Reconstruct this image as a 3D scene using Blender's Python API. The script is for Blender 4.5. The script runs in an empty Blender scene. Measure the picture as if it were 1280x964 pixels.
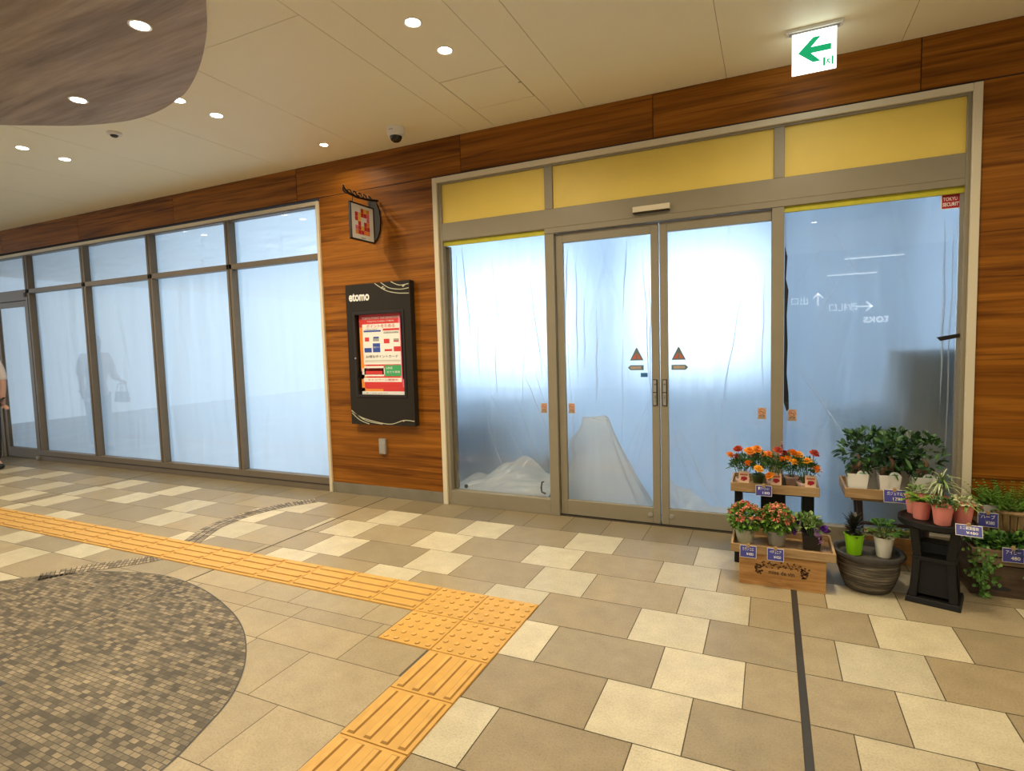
import bpy, bmesh, math, random
from mathutils import Vector, Matrix, noise
random.seed(7)
PI = math.pi
C = bpy.context.scene.collection

# ------------------------------------------------------------------ camera, world, exposure
sc = bpy.context.scene
FPX, YAW, PIT, ROL = 701.84, 0.43291, 0.07149, -0.02830
fw = Vector((-math.sin(YAW)*math.cos(PIT), math.cos(YAW)*math.cos(PIT), -math.sin(PIT)))
r0 = Vector((math.cos(YAW), math.sin(YAW), 0)); u0 = r0.cross(fw)
rr = r0*math.cos(ROL)+u0*math.sin(ROL); uu = -r0*math.sin(ROL)+u0*math.cos(ROL)
cd = bpy.data.cameras.new('camera'); cam = bpy.data.objects.new('camera', cd); C.objects.link(cam)
cd.sensor_width = 36; cd.lens = FPX/1280*36; cd.clip_start = .05
mw = Matrix((rr, uu, -fw)).transposed().to_4x4(); mw.translation = (0, 0, 1.4); cam.matrix_world = mw
sc.camera = cam
sc.view_settings.view_transform = 'Standard'; sc.view_settings.look = 'None'
sc.view_settings.gamma = 1; sc.view_settings.use_curve_mapping = False
sc.view_settings.exposure = 0.0
wd = bpy.data.worlds.new('world'); sc.world = wd; wd.use_nodes = True
# the hall is open at both ends: cool daylight from the left, warm hall light elsewhere
WARM, COOL, WORLD_STR = (1.0, .95, .82, 1), (1.75, 2.05, 2.3, 1), .64
_t = wd.node_tree; _g = _t.nodes.new('ShaderNodeTexCoord'); _s = _t.nodes.new('ShaderNodeSeparateXYZ'); _r = _t.nodes.new('ShaderNodeMapRange'); _m = _t.nodes.new('ShaderNodeMix')
_m.data_type = 'RGBA'; _m.inputs[6].default_value = WARM; _m.inputs[7].default_value = COOL
_r.inputs['From Min'].default_value = -.2; _r.inputs['From Max'].default_value = -.9
_t.links.new(_g.outputs['Generated'], _s.inputs[0]); _t.links.new(_s.outputs[0], _r.inputs[0]); _t.links.new(_r.outputs[0], _m.inputs[0])
_t.links.new(_m.outputs[2], _t.nodes['Background'].inputs[0]); _t.nodes['Background'].inputs[1].default_value = WORLD_STR
LAMP_COL, LAMP_W = (1, .85, .60), 15.0
SHOP_LIGHT = 8.6      # daylight behind the shop's back windows

# ------------------------------------------------------------------ materials
def mat(name, col=(.5,.5,.5), rough=.5, metal=0, spec=.5, emit=None, es=0, coat=0):
    m = bpy.data.materials.new(name); m.use_nodes = True
    b = m.node_tree.nodes['Principled BSDF']
    b.inputs['Base Color'].default_value = (*col, 1); b.inputs['Roughness'].default_value = rough
    b.inputs['Metallic'].default_value = metal; b.inputs['Specular IOR Level'].default_value = spec
    b.inputs['Coat Weight'].default_value = coat
    if emit:
        b.inputs['Emission Color'].default_value = (*emit, 1); b.inputs['Emission Strength'].default_value = es
    return m
class NT:
    def __init__(s, m): s.t = m.node_tree; s.n = s.t.nodes; s.b = s.n.get('Principled BSDF')
    def add(s, ty, **kw):
        nd = s.n.new(ty)
        for k, v in kw.items():
            if k.startswith('i_'): nd.inputs[k[2:].replace('_', ' ')].default_value = v
            else: setattr(nd, k, v)
        return nd
    def l(s, a, b): s.t.links.new(a, b)
    def ramp(s, fac, stops):
        r = s.n.new('ShaderNodeValToRGB'); e = r.color_ramp.elements
        while len(e) < len(stops): e.new(.5)
        for x, (p, c) in zip(e, stops): x.position = p; x.color = (*c, 1)
        s.l(fac, r.inputs[0]); return r.outputs[0]
    def coords(s, scale=(1,1,1), rot=(0,0,0)):
        t = s.n.new('ShaderNodeTexCoord'); mp = s.n.new('ShaderNodeMapping')
        mp.inputs['Scale'].default_value = scale; mp.inputs['Rotation'].default_value = rot
        s.l(t.outputs['Object'], mp.inputs[0]); return mp.outputs[0]
    def noise(s, vec, scale, detail=4, rough=.6, dist=0):
        n = s.add('ShaderNodeTexNoise'); n.inputs['Scale'].default_value = scale; n.inputs['Detail'].default_value = detail
        n.inputs['Roughness'].default_value = rough; n.inputs['Distortion'].default_value = dist
        if vec: s.l(vec, n.inputs['Vector'])
        return n.outputs['Fac']
    def mixc(s, fac, a, b, mode='MIX'):
        m = s.add('ShaderNodeMix', data_type='RGBA', blend_type=mode)
        for v, k in ((fac, 0), (a, 6), (b, 7)):
            if isinstance(v, (int, float)): m.inputs[k].default_value = v
            elif isinstance(v, tuple): m.inputs[k].default_value = (*v, 1)
            else: s.l(v, m.inputs[k])
        return m.outputs[2]
    def bump(s, h, strength=.2, dist=.01):
        b = s.add('ShaderNodeBump'); b.inputs['Strength'].default_value = strength; b.inputs['Distance'].default_value = dist
        s.l(h, b.inputs['Height']); s.l(b.outputs[0], s.b.inputs['Normal'])

def wood(name, cols, scale=(.5, 1, 9), rough=.4, fine=(3, 3, 90), offset_attr=False, rot=(0,0,0), coat=0):
    m = mat(name, rough=rough, coat=coat); n = NT(m)
    v = n.coords(scale, rot)
    if offset_attr:
        a = n.add('ShaderNodeAttribute', attribute_name='tint')
        ad = n.add('ShaderNodeVectorMath', operation='ADD'); sc_ = n.add('ShaderNodeVectorMath', operation='SCALE'); sc_.inputs['Scale'].default_value = 37
        n.l(a.outputs['Vector'], sc_.inputs[0]); n.l(v, ad.inputs[0]); n.l(sc_.outputs[0], ad.inputs[1]); v = ad.outputs[0]
    f1 = n.noise(v, 1.6, 6, .62, .6)
    f2 = n.noise(n.coords(fine, rot), 1.0, 5, .7)
    c1 = n.ramp(f1, [(.3, cols[0]), (.48, cols[1]), (.62, cols[2]), (.75, cols[1])])
    c2 = n.ramp(f2, [(.3, (.55,.55,.55)), (.6, (1,1,1))])
    c = n.mixc(.75, c1, c2, 'MULTIPLY'); n.l(c, n.b.inputs['Base Color'])
    n.bump(f2, .05, .002)
    return m
M = {}
def wall_wood():
    m = mat('wall_wood', rough=.45, spec=.18); n = NT(m)
    a = n.add('ShaderNodeAttribute', attribute_name='tint'); k = n.add('ShaderNodeVectorMath', operation='SCALE'); k.inputs['Scale'].default_value = 37; n.l(a.outputs['Vector'], k.inputs[0])
    def at(sc_):
        ad = n.add('ShaderNodeVectorMath', operation='ADD'); n.l(n.coords(sc_), ad.inputs[0]); n.l(k.outputs[0], ad.inputs[1]); return ad.outputs[0]
    c = n.ramp(n.noise(at((.3, 1, 6.5)), 1.5, 6, .6, 1.1), [(.30, (.115,.034,.0014)), (.47, (.235,.078,.0045)), (.6, (.33,.118,.010)), (.72, (.25,.083,.006))])
    c = n.mixc(.6, c, n.ramp(n.noise(at((1.1, 2, 55)), 1, 5, .65, .3), [(.32, (.55,.5,.45)), (.58, (1.04,1.04,1.04))]), 'MULTIPLY')
    st = n.noise(at((.75, 1, 24)), 1.2, 4, .55, .8); c = n.mixc(.8, c, n.ramp(st, [(.34, (.42,.36,.3)), (.43, (1,1,1))]), 'MULTIPLY')
    n.l(c, n.b.inputs['Base Color']); n.bump(st, .04, .002); return m
M['wall_wood'] = wall_wood()
M['soffit_wood'] = wood('soffit_wood', [(.19,.13,.08), (.38,.275,.18), (.48,.36,.245)], (.38, 3.6, 1), .5, (1.2, 26, 1), rot=(0,0,-.12))
M['tray_wood'] = wood('tray_wood', [(.26,.15,.06), (.40,.25,.11), (.48,.32,.16)], (2, 2, 14), .55, (5, 5, 120))
M['crate_wood'] = wood('crate_wood', [(.30,.13,.035), (.50,.25,.075), (.58,.32,.11)], (2, 2, 14), .5, (5, 5, 110))
M['dark_wood'] = wood('dark_wood', [(.045,.025,.013), (.085,.05,.026), (.12,.075,.04)], (2, 2, 10), .6, (5, 5, 90))
M['mid_wood'] = wood('mid_wood', [(.14,.09,.05), (.23,.155,.085), (.30,.21,.12)], (2, 2, 14), .6, (5, 5, 110))
M['barrel'] = wood('barrel', [(.35,.20,.08), (.52,.33,.15), (.60,.40,.2)], (9, 9, 2), .5, (50, 50, 5))
M['leg_wood'] = wood('leg_wood', [(.03,.018,.014), (.06,.035,.025), (.09,.05,.035)], (9, 9, 2), .5, (50, 50, 5))
M['seam'] = mat('seam', (.03,.014,.006), .8)
def painted(name, col, var=.12, rough=.6, sc_=1.2, spec=.4):
    m = mat(name, col, rough, spec=spec); n = NT(m)
    f = n.noise(n.coords(), sc_, 5); c = n.ramp(f, [(.3, tuple(x*(1-var) for x in col)), (.7, tuple(min(1, x*(1+var*.5)) for x in col))])
    n.l(c, n.b.inputs['Base Color']); return m
M['ceiling'] = painted('ceiling', (.92,.84,.61), .03, .55, .6)
M['ceiling_gap'] = mat('ceiling_gap', (.36,.26,.14), .9)
M['cream'] = painted('cream', (.66,.58,.42), .05, .4)
M['bronze'] = painted('bronze', (.255,.22,.152), .06, .38, 6)
M['bronze_dark'] = mat('bronze_dark', (.03,.022,.014), .6)
M['window_metal'] = painted('window_metal', (.16,.125,.085), .06, .42, 6)
M['yellow_panel'] = painted('yellow_panel', (.75,.555,.11), .05, .5, 3)
M['yellow_tape'] = painted('yellow_tape', (.50,.45,.02), .2, .5, 8)
M['skirting'] = painted('skirting', (.20,.175,.125), .15, .5, 6)
M['steel'] = mat('steel', (.42,.40,.36), .35, .6)
M['black_plastic'] = mat('black_plastic', (.016,.016,.016), .45)
M['stand_plastic'] = mat('stand_plastic', (.008,.008,.0075), .5, 0, .3)
M['black_metal'] = mat('black_metal', (.02,.015,.012), .4, .3)
M['board_black'] = mat('board_black', (.022,.017,.012), .5, 0, .2)
M['white_plastic'] = mat('white_plastic', (.75,.72,.66), .4)
M['white_paper'] = mat('white_paper', (.82,.80,.75), .6)
M['gold_line'] = mat('gold_line', (.55,.52,.36), .4, .2)
M['smoked'] = mat('smoked', (.02,.015,.01), .08)
M['red'] = mat('red', (.62,.035,.03), .5); M['crimson'] = mat('crimson', (.36,.006,.02), .4)
M['orange'] = mat('orange', (.85,.28,.04), .5); M['pink'] = mat('pink', (.80,.16,.26), .5)
M['blue_print'] = mat('blue_print', (.03,.07,.35), .5); M['green_print'] = mat('green_print', (.05,.36,.13), .5)
M['print_brown'] = mat('print_brown', (.10,.045,.018), .6)
M['ink'] = mat('ink', (.02,.02,.02), .6); M['grey_print'] = mat('grey_print', (.35,.33,.30), .6)
M['poster_yellow'] = mat('poster_yellow', (.85,.55,.08), .5)
M['tag_blue'] = mat('tag_blue', (.045,.045,.24), .45)
M['exit_green'] = mat('exit_green', (0,.20,.07), .4, emit=(0,.42,.16), es=.8)
M['exit_white'] = mat('exit_white', (.9,.95,.95), .4, emit=(.88,1,1), es=2.6)
M['lamp'] = mat('lamp', (.9,.9,.9), .5, emit=(1,.93,.85), es=22)
M['strip_lamp'] = mat('strip_lamp', (.9,.9,.9), .5, emit=(.95,.98,1), es=5)
M['sign_lit'] = mat('sign_lit', (.9,.9,.9), .5, emit=(.95,.98,1), es=5)
M['hall_dark'] = mat('hall_dark', (.05,.055,.065), .6)
M['hall_grey'] = mat('hall_grey', (.30,.31,.33), .7)
M['sticker_grey'] = mat('sticker_grey', (.13,.17,.17), .5); M['sticker_red'] = mat('sticker_red', (.50,.13,.08), .5)
M['sticker_tan'] = mat('sticker_tan', (.60,.40,.24), .5); M['sticker_blue'] = mat('sticker_blue', (.03,.13,.32), .5)
M['shop_wall'] = painted('shop_wall', (.74,.80,.86), .1, .8); M['shop_floor'] = painted('shop_floor', (.42,.46,.50), .2, .6)
M['shop_dark'] = painted('shop_dark', (.07,.075,.085), .3, .7); M['shop_brown'] = painted('shop_brown', (.13,.10,.075), .3, .7)
M['daylight'] = mat('daylight', (.8,.8,.8), .8, emit=(.66,.82,1.0), es=SHOP_LIGHT); M['daylight_low'] = mat('daylight_low', (.8,.8,.8), .8, emit=(.70,.82,1.0), es=SHOP_LIGHT*.12)
M['skin'] = mat('skin', (.58,.33,.24), .5); M['pale_cloth'] = mat('pale_cloth', (.62,.55,.52), .8)
M['dark_cloth'] = mat('dark_cloth', (.02,.02,.024), .8); M['purple_bag'] = mat('purple_bag', (.13,.05,.26), .6); M['hair'] = mat('hair', (.02,.013,.01), .5)

# glass: clear pane with a mirror share growing at grazing angles
def glass_mat(name, base=.05):
    m = bpy.data.materials.new(name); m.use_nodes = True; t = m.node_tree; t.nodes.clear(); n = NT(m)
    lw = n.add('ShaderNodeLayerWeight', i_Blend=.5)
    p = n.add('ShaderNodeMath', operation='POWER'); p.inputs[1].default_value = 4; n.l(lw.outputs['Facing'], p.inputs[0])
    ma = n.add('ShaderNodeMath', operation='MULTIPLY_ADD'); ma.inputs[1].default_value = .6; ma.inputs[2].default_value = base; n.l(p.outputs[0], ma.inputs[0])
    tr = n.add('ShaderNodeBsdfTransparent'); tr.inputs[0].default_value = (.97,.985,.985,1)
    gl = n.add('ShaderNodeBsdfGlossy', i_Roughness=0.0)
    mx = n.add('ShaderNodeMixShader'); n.l(ma.outputs[0], mx.inputs[0]); n.l(tr.outputs[0], mx.inputs[1]); n.l(gl.outputs[0], mx.inputs[2])
    o = n.add('ShaderNodeOutputMaterial'); n.l(mx.outputs[0], o.inputs[0]); return m
M['glass'] = glass_mat('glass', .045)

# plastic sheeting: milky film that glows with the light behind it
def film(name, clear, rough, milk=(.86,.91,.97), refl=.06, trans=.75, ior=1.25):
    m = bpy.data.materials.new(name); m.use_nodes = True; t = m.node_tree; t.nodes.clear(); n = NT(m)
    tl = n.add('ShaderNodeBsdfTranslucent'); tl.inputs[0].default_value = (*milk, 1)
    df = n.add('ShaderNodeBsdfDiffuse'); df.inputs[0].default_value = (*milk, 1)
    a = n.add('ShaderNodeMixShader'); a.inputs[0].default_value = trans; n.l(df.outputs[0], a.inputs[1]); n.l(tl.outputs[0], a.inputs[2])
    out = a.outputs[0]
    if clear > 0:
        rf = n.add('ShaderNodeBsdfRefraction', i_Roughness=rough, i_IOR=ior); rf.inputs[0].default_value = (.95,.97,1,1)
        b = n.add('ShaderNodeMixShader'); b.inputs[0].default_value = clear; n.l(out, b.inputs[1]); n.l(rf.outputs[0], b.inputs[2]); out = b.outputs[0]
    gl = n.add('ShaderNodeBsdfGlossy', i_Roughness=.22)
    c = n.add('ShaderNodeMixShader'); c.inputs[0].default_value = refl; n.l(out, c.inputs[1]); n.l(gl.outputs[0], c.inputs[2])
    o = n.add('ShaderNodeOutputMaterial'); n.l(c.outputs[0], o.inputs[0]); return m
M['film_milky'] = film('film_milky', 0, .5, (.86,.92,.96), .05, .82)
M['film_hazy'] = film('film_hazy', .48, .56, (.80,.91,1.0), .04, .76)
M['film_thin'] = film('film_thin', .66, .33, (.80,.91,1.0), .05, .74)
M['film_fold'] = film('film_fold', .15, .4, (.93,.96,1.0), .06, .68)
M['film_drape'] = film('film_drape', .28, .45, (.88,.89,.88), .03, .55)
M['film_clear'] = glass_mat('film_clear', .12)

# floor tiles
def tile_mat():
    m = mat('tile', rough=.42, spec=.45); n = NT(m)
    a = n.add('ShaderNodeAttribute', attribute_name='tint')
    f = n.noise(n.coords(), 9, 6, .65); g = n.noise(n.coords(), 130, 3, .7); k = n.noise(n.coords(), 1.1, 3)
    c = n.mixc(.55, a.outputs['Color'], n.ramp(f, [(.3, (.74,.72,.70)), (.65, (1.08,1.08,1.08))]), 'MULTIPLY')
    c = n.mixc(.5, c, n.ramp(g, [(.32, (.55,.53,.5)), (.55, (1.06,1.06,1.06))]), 'MULTIPLY')
    c = n.mixc(.4, c, n.ramp(k, [(.35, (.82,.8,.78)), (.6, (1,1,1))]), 'MULTIPLY')
    n.l(c, n.b.inputs['Base Color']); n.bump(g, .08, .002)
    r = n.add('ShaderNodeMapRange'); r.inputs['To Min'].default_value = .3; r.inputs['To Max'].default_value = .55; n.l(f, r.inputs[0]); n.l(r.outputs[0], n.b.inputs['Roughness'])
    return m
M['tile'] = tile_mat(); M['grout'] = mat('grout', (.10,.075,.045), .9); M['floor_strip'] = mat('floor_strip', (.035,.032,.028), .5)
def mosaic_mat():
    m = mat('mosaic', rough=.5, spec=.4); n = NT(m)
    def br(c1, c2, bias):
        b = n.add('ShaderNodeTexBrick'); b.offset = .5; b.inputs['Scale'].default_value = 1
        b.inputs['Brick Width'].default_value = .040; b.inputs['Row Height'].default_value = .022; b.inputs['Mortar Size'].default_value = .0017; b.inputs['Bias'].default_value = bias
        b.inputs['Color1'].default_value = (*c1, 1); b.inputs['Color2'].default_value = (*c2, 1); b.inputs['Mortar'].default_value = (.06,.045,.028, 1)
        n.l(n.coords(), b.inputs['Vector']); return b
    b = br((.085,.066,.036), (.36,.285,.175), -.1)
    f = n.noise(n.coords(), 1.6, 3); g = n.noise(n.coords(), 60, 3); h = n.noise(n.coords(), 14, 2)
    c = n.mixc(.6, b.outputs['Color'], n.ramp(f, [(.35, (.62,.62,.6)), (.65, (1.05,1.05,1.05))]), 'MULTIPLY')
    c = n.mixc(.6, c, n.ramp(h, [(.35, (.6,.58,.55)), (.6, (1.1,1.08,1.05))]), 'MULTIPLY')
    c = n.mixc(.35, c, n.ramp(g, [(.3, (.6,.6,.6)), (.6, (1.05,1.05,1.05))]), 'MULTIPLY')
    n.l(c, n.b.inputs['Base Color']); n.bump(b.outputs['Fac'], -.3, .004) if False else None
    return m
M['mosaic'] = mosaic_mat()
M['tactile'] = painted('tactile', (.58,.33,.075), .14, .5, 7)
M['tactile_shade_joint'] = painted('tactile_shade_joint', (.33,.165,.03), .2, .6, 12)  # shade painted onto the sides of bars and dots; also the block joints
M['tactile_bar'] = painted('tactile_bar', (.60,.345,.085), .18, .5, 12)

def leaf_mat(name, cols, rough=.45, trans=.25):
    m = mat(name, rough=rough); n = NT(m)
    g = n.add('ShaderNodeNewGeometry')
    c = n.ramp(g.outputs['Random Per Island'], [(i/(len(cols)-1), c) for i, c in enumerate(cols)]); n.l(c, n.b.inputs['Base Color'])
    return m
M['marigold_leaf'] = leaf_mat('marigold_leaf', [(.02,.06,.012), (.05,.13,.02), (.09,.19,.03)])
M['kalanchoe_leaf'] = leaf_mat('kalanchoe_leaf', [(.05,.15,.015), (.13,.28,.03), (.24,.38,.06)])
M['ficus_leaf'] = leaf_mat('ficus_leaf', [(.006,.028,.008), (.015,.06,.015), (.028,.095,.022), (.08,.18,.03)], .45)
M['fern_leaf'] = leaf_mat('fern_leaf', [(.06,.16,.015), (.14,.30,.03), (.25,.42,.05)])
M['dark_fern_leaf'] = leaf_mat('dark_fern_leaf', [(.02,.06,.012), (.04,.10,.02), (.08,.17,.03)])
M['ivy_leaf'] = leaf_mat('ivy_leaf', [(.015,.06,.01), (.04,.12,.02), (.10,.23,.03), (.16,.30,.05)])
M['barrel_leaf'] = leaf_mat('barrel_leaf', [(.05,.14,.015), (.10,.24,.03), (.16,.32,.05)])
M['petunia_leaf'] = leaf_mat('petunia_leaf', [(.07,.15,.03), (.15,.27,.07), (.28,.36,.12)])
M['spider_leaf'] = leaf_mat('spider_leaf', [(.12,.24,.04), (.40,.46,.24), (.55,.58,.38), (.08,.17,.03)])
M['variegated_leaf'] = leaf_mat('variegated_leaf', [(.10,.22,.04), (.50,.54,.28), (.62,.62,.40)])
M['succulent_leaf'] = leaf_mat('succulent_leaf', [(.012,.014,.012), (.03,.035,.022), (.05,.04,.03)], .35)
M['palm_leaf'] = leaf_mat('palm_leaf', [(.03,.10,.02), (.06,.18,.03), (.12,.27,.05)])
M['moss'] = leaf_mat('moss', [(.12,.18,.04), (.24,.30,.09), (.33,.34,.14)])
M['coral'] = leaf_mat('coral', [(.62,.07,.05), (.75,.17,.11), (.80,.33,.22), (.85,.45,.25)], .5)
M['petal_orange'] = leaf_mat('petal_orange', [(.70,.16,.005), (.85,.28,.01), (.90,.36,.02)], .5)
M['petal_yellow'] = leaf_mat('petal_yellow', [(.85,.36,.01), (.90,.48,.02)], .5)
M['petal_red'] = leaf_mat('petal_red', [(.26,.01,.006), (.45,.03,.01), (.60,.10,.01)], .5)
M['petal_purple'] = leaf_mat('petal_purple', [(.08,.012,.20), (.16,.03,.34)], .5)
M['petal_lilac'] = leaf_mat('petal_lilac', [(.35,.15,.45), (.55,.32,.60), (.62,.42,.5)], .5)
M['petal_pink'] = leaf_mat('petal_pink', [(.55,.28,.42), (.68,.45,.55)], .5)
M['stem'] = mat('stem', (.06,.11,.03), .6); M['bark'] = painted('bark', (.16,.09,.05), .3, .7, 20); M['soil'] = painted('soil', (.045,.03,.02), .4, .9, 60)
M['pot_pink'] = mat('pot_pink', (.78,.25,.20), .45); M['pot_print'] = mat('pot_print', (.74,.50,.42), .5); M['pot_white'] = mat('pot_white', (.80,.78,.72), .3)
M['pot_sage'] = mat('pot_sage', (.42,.43,.32), .5); M['pot_grey'] = mat('pot_grey', (.30,.29,.25), .5); M['pot_lime'] = mat('pot_lime', (.26,.60,.005), .35); M['pot_ivory'] = mat('pot_ivory', (.74,.70,.58), .4)
M['pot_green'] = mat('pot_green', (.10,.16,.05), .5); M['tag_tan'] = mat('tag_tan', (.70,.50,.34), .55)
def basket():
    m = mat('basket', rough=.6); n = NT(m)
    f = n.noise(n.coords((4, 4, 120)), 1.3, 5, .65, .4); c = n.ramp(f, [(.34, (.018,.015,.012)), (.5, (.09,.075,.055)), (.66, (.30,.255,.185))])
    n.l(c, n.b.inputs['Base Color']); n.bump(f, .6, .012); return m
M['basket'] = basket(); M['basket_rim'] = painted('basket_rim', (.05,.045,.04), .3, .5, 20); M['basket_top'] = painted('basket_top', (.085,.08,.07), .3, .7, 25)

# ------------------------------------------------------------------ mesh helpers
class MB:
    def __init__(s): s.v = []; s.f = []; s.m = []; s.c = []
    def face(s, idx, m=0, c=None): s.f.append(tuple(idx)); s.m.append(m); s.c.append(c)
    def quad(s, a, b, c, d, m=0, col=None):
        i = len(s.v); s.v += [a, b, c, d]; s.face((i, i+1, i+2, i+3), m, col)
    def box(s, x0, x1, y0, y1, z0, z1, m=0, col=None):
        i = len(s.v); s.v += [(x0,y0,z0),(x1,y0,z0),(x1,y1,z0),(x0,y1,z0),(x0,y0,z1),(x1,y0,z1),(x1,y1,z1),(x0,y1,z1)]
        for q in ((0,3,2,1),(4,5,6,7),(0,1,5,4),(1,2,6,5),(2,3,7,6),(3,0,4,7)): s.face([i+k for k in q], m, col)
        return s
    def frustum(s, b, t, z0, z1, m=0):            # b,t = (x0,x1,y0,y1)
        i = len(s.v)
        for (x0,x1,y0,y1), z in ((b, z0), (t, z1)): s.v += [(x0,y0,z),(x1,y0,z),(x1,y1,z),(x0,y1,z)]
        for q in ((0,3,2,1),(4,5,6,7),(0,1,5,4),(1,2,6,5),(2,3,7,6),(3,0,4,7)): s.face([i+k for k in q], m)
        return s
    def lathe(s, prof, n=24, ctr=(0,0,0), m=0, close=True):
        i0 = len(s.v)
        for r, z in prof:
            for k in range(n):
                a = 2*PI*k/n; s.v.append((ctr[0]+r*math.cos(a), ctr[1]+r*math.sin(a), ctr[2]+z))
        for j in range(len(prof)-1):
            for k in range(n):
                a, b = i0+j*n+k, i0+j*n+(k+1) % n; s.face((a, b, b+n, a+n), m)
        if close:
            s.face([i0+k for k in range(n)][::-1], m); s.face([i0+(len(prof)-1)*n+k for k in range(n)], m)
        return s
    def tube(s, pts, r, n=8, m=0):
        pts = [Vector(p) for p in pts]; rs = r if isinstance(r, (list, tuple)) else [r]*len(pts); i0 = len(s.v)
        for j, p in enumerate(pts):
            d = (pts[min(j+1, len(pts)-1)]-pts[max(j-1, 0)]).normalized()
            a = d.orthogonal().normalized() if j == 0 else (a-d*a.dot(d)).normalized()
            b = d.cross(a)
            for k in range(n):
                t = 2*PI*k/n; s.v.append(tuple(p+(a*math.cos(t)+b*math.sin(t))*rs[j]))
        for j in range(len(pts)-1):
            for k in range(n):
                q, w = i0+j*n+k, i0+j*n+(k+1) % n; s.face((q, w, w+n, q+n), m)
        s.face([i0+k for k in range(n)][::-1], m); s.face([i0+(len(pts)-1)*n+k for k in range(n)], m)
        return s
    def prism(s, poly, y0, y1, m=0):              # polygon in x,z pushed along y
        i = len(s.v); k = len(poly); s.v += [(x, y0, z) for x, z in poly]+[(x, y1, z) for x, z in poly]
        s.face(range(i, i+k), m); s.face(range(i+2*k-1, i+k-1, -1), m)
        for j in range(k): s.face((i+j, i+(j+1) % k, i+k+(j+1) % k, i+k+j), m)
        return s
    def slab(s, poly, z0, z1, m=0):               # polygon in x,y pushed along z
        i = len(s.v); k = len(poly); s.v += [(x, y, z0) for x, y in poly]+[(x, y, z1) for x, y in poly]
        s.face(range(i+k-1, i-1, -1), m); s.face(range(i+k, i+2*k), m)
        for j in range(k): s.face((i+j, i+(j+1) % k, i+k+(j+1) % k, i+k+j), m)
        return s
    def leaf(s, p, d, n, L, W, droop=.25, m=0, sh=(.12, 1, .75, .04)):
        p = Vector(p); d = Vector(d).normalized(); n = Vector(n); n = (n-d*n.dot(d))
        n = n.normalized() if n.length > 1e-4 else d.orthogonal().normalized()
        sd = d.cross(n); i = len(s.v)
        for t, w in zip((0, .38, .74, 1), sh):
            c = p+d*(L*t)-Vector((0,0,1))*(droop*L*t*t)+n*(.0)
            s.v += [tuple(c-sd*(W*.5*w)+n*(W*.12*w)), tuple(c-n*(W*.05*w)), tuple(c+sd*(W*.5*w)+n*(W*.12*w))]
        for j in range(3):
            a = i+3*j; s.face((a, a+1, a+4, a+3), m); s.face((a+1, a+2, a+5, a+4), m)
        return s
    def build(s, name, mats, parent=None, loc=None, smooth=None, bev=0, fix=True, tint=False):
        me = bpy.data.meshes.new(name); me.from_pydata([tuple(v) for v in s.v], [], s.f)
        mats = mats if isinstance(mats, (list, tuple)) else [mats]
        for k in mats: me.materials.append(M[k] if isinstance(k, str) else k)
        me.polygons.foreach_set('material_index', s.m)
        if tint:
            ca = me.color_attributes.new('tint', 'FLOAT_COLOR', 'CORNER')
            for p in me.polygons:
                c = s.c[p.index] or (.5,.5,.5)
                for li in p.loop_indices: ca.data[li].color = (*c, 1)
        if fix:
            b = bmesh.new(); b.from_mesh(me); bmesh.ops.recalc_face_normals(b, faces=b.faces); b.to_mesh(me); b.free()
        if smooth is not None:
            me.polygons.foreach_set('use_smooth', [True]*len(me.polygons))
            if smooth < 180: me.set_sharp_from_angle(angle=math.radians(smooth))
        o = bpy.data.objects.new(name, me); C.objects.link(o)
        if parent: o.parent = parent
        if loc: o.location = loc
        if bev:
            k = o.modifiers.new('bevel', 'BEVEL'); k.width = bev; k.segments = 2; k.limit_method = 'ANGLE'; k.angle_limit = .6
        return o
def tag(o, label, cat, group=None, kind=None):
    o['label'] = label; o['category'] = cat
    if group: o['group'] = group
    if kind: o['kind'] = kind
    return o
def thing(name, label, cat, loc=(0,0,0), rz=0, group=None):
    o = bpy.data.objects.new(name, None); C.objects.link(o); o.location = loc; o.rotation_euler.z = rz; o.empty_display_size = .1
    return tag(o, label, cat, group)
def struct(o): o['kind'] = 'structure'; return o
def sempty(name, loc=(0,0,0)):
    o = bpy.data.objects.new(name, None); C.objects.link(o); o.location = loc; return struct(o)
def text(body, size, m, parent, loc, rot=(PI/2, 0, 0), name='lettering', align='CENTER', ext=.0006, width=None, bold=0, shear=0):
    c = bpy.data.curves.new(name, 'FONT'); c.body = body; c.size = size; c.align_x = align; c.align_y = 'CENTER'; c.extrude = ext; c.offset = bold; c.shear = shear; c.resolution_u = 3
    o = bpy.data.objects.new(name, c); C.objects.link(o); bpy.context.view_layer.update()
    me = bpy.data.meshes.new_from_object(o.evaluated_get(bpy.context.evaluated_depsgraph_get()))
    bpy.data.objects.remove(o); bpy.data.curves.remove(c)
    if width and len(me.vertices):
        xs = [v.co.x for v in me.vertices]; k = width/max(1e-6, max(xs)-min(xs))
        for v in me.vertices: v.co.x *= k
    me.materials.clear(); me.materials.append(M[m])
    o = bpy.data.objects.new(name, me); C.objects.link(o); o.parent = parent; o.location = loc; o.rotation_euler = rot
    return o
def dup(root, loc, rz=None, label=None):
    r = root.copy(); C.objects.link(r); r.location = loc
    if rz is not None: r.rotation_euler.z = rz
    if label: r['label'] = label
    for ch in list(root.children):
        c = ch.copy(); C.objects.link(c); c.parent = r
        for g in ch.children:
            d = g.copy(); C.objects.link(d); d.parent = c
    return r

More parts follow.
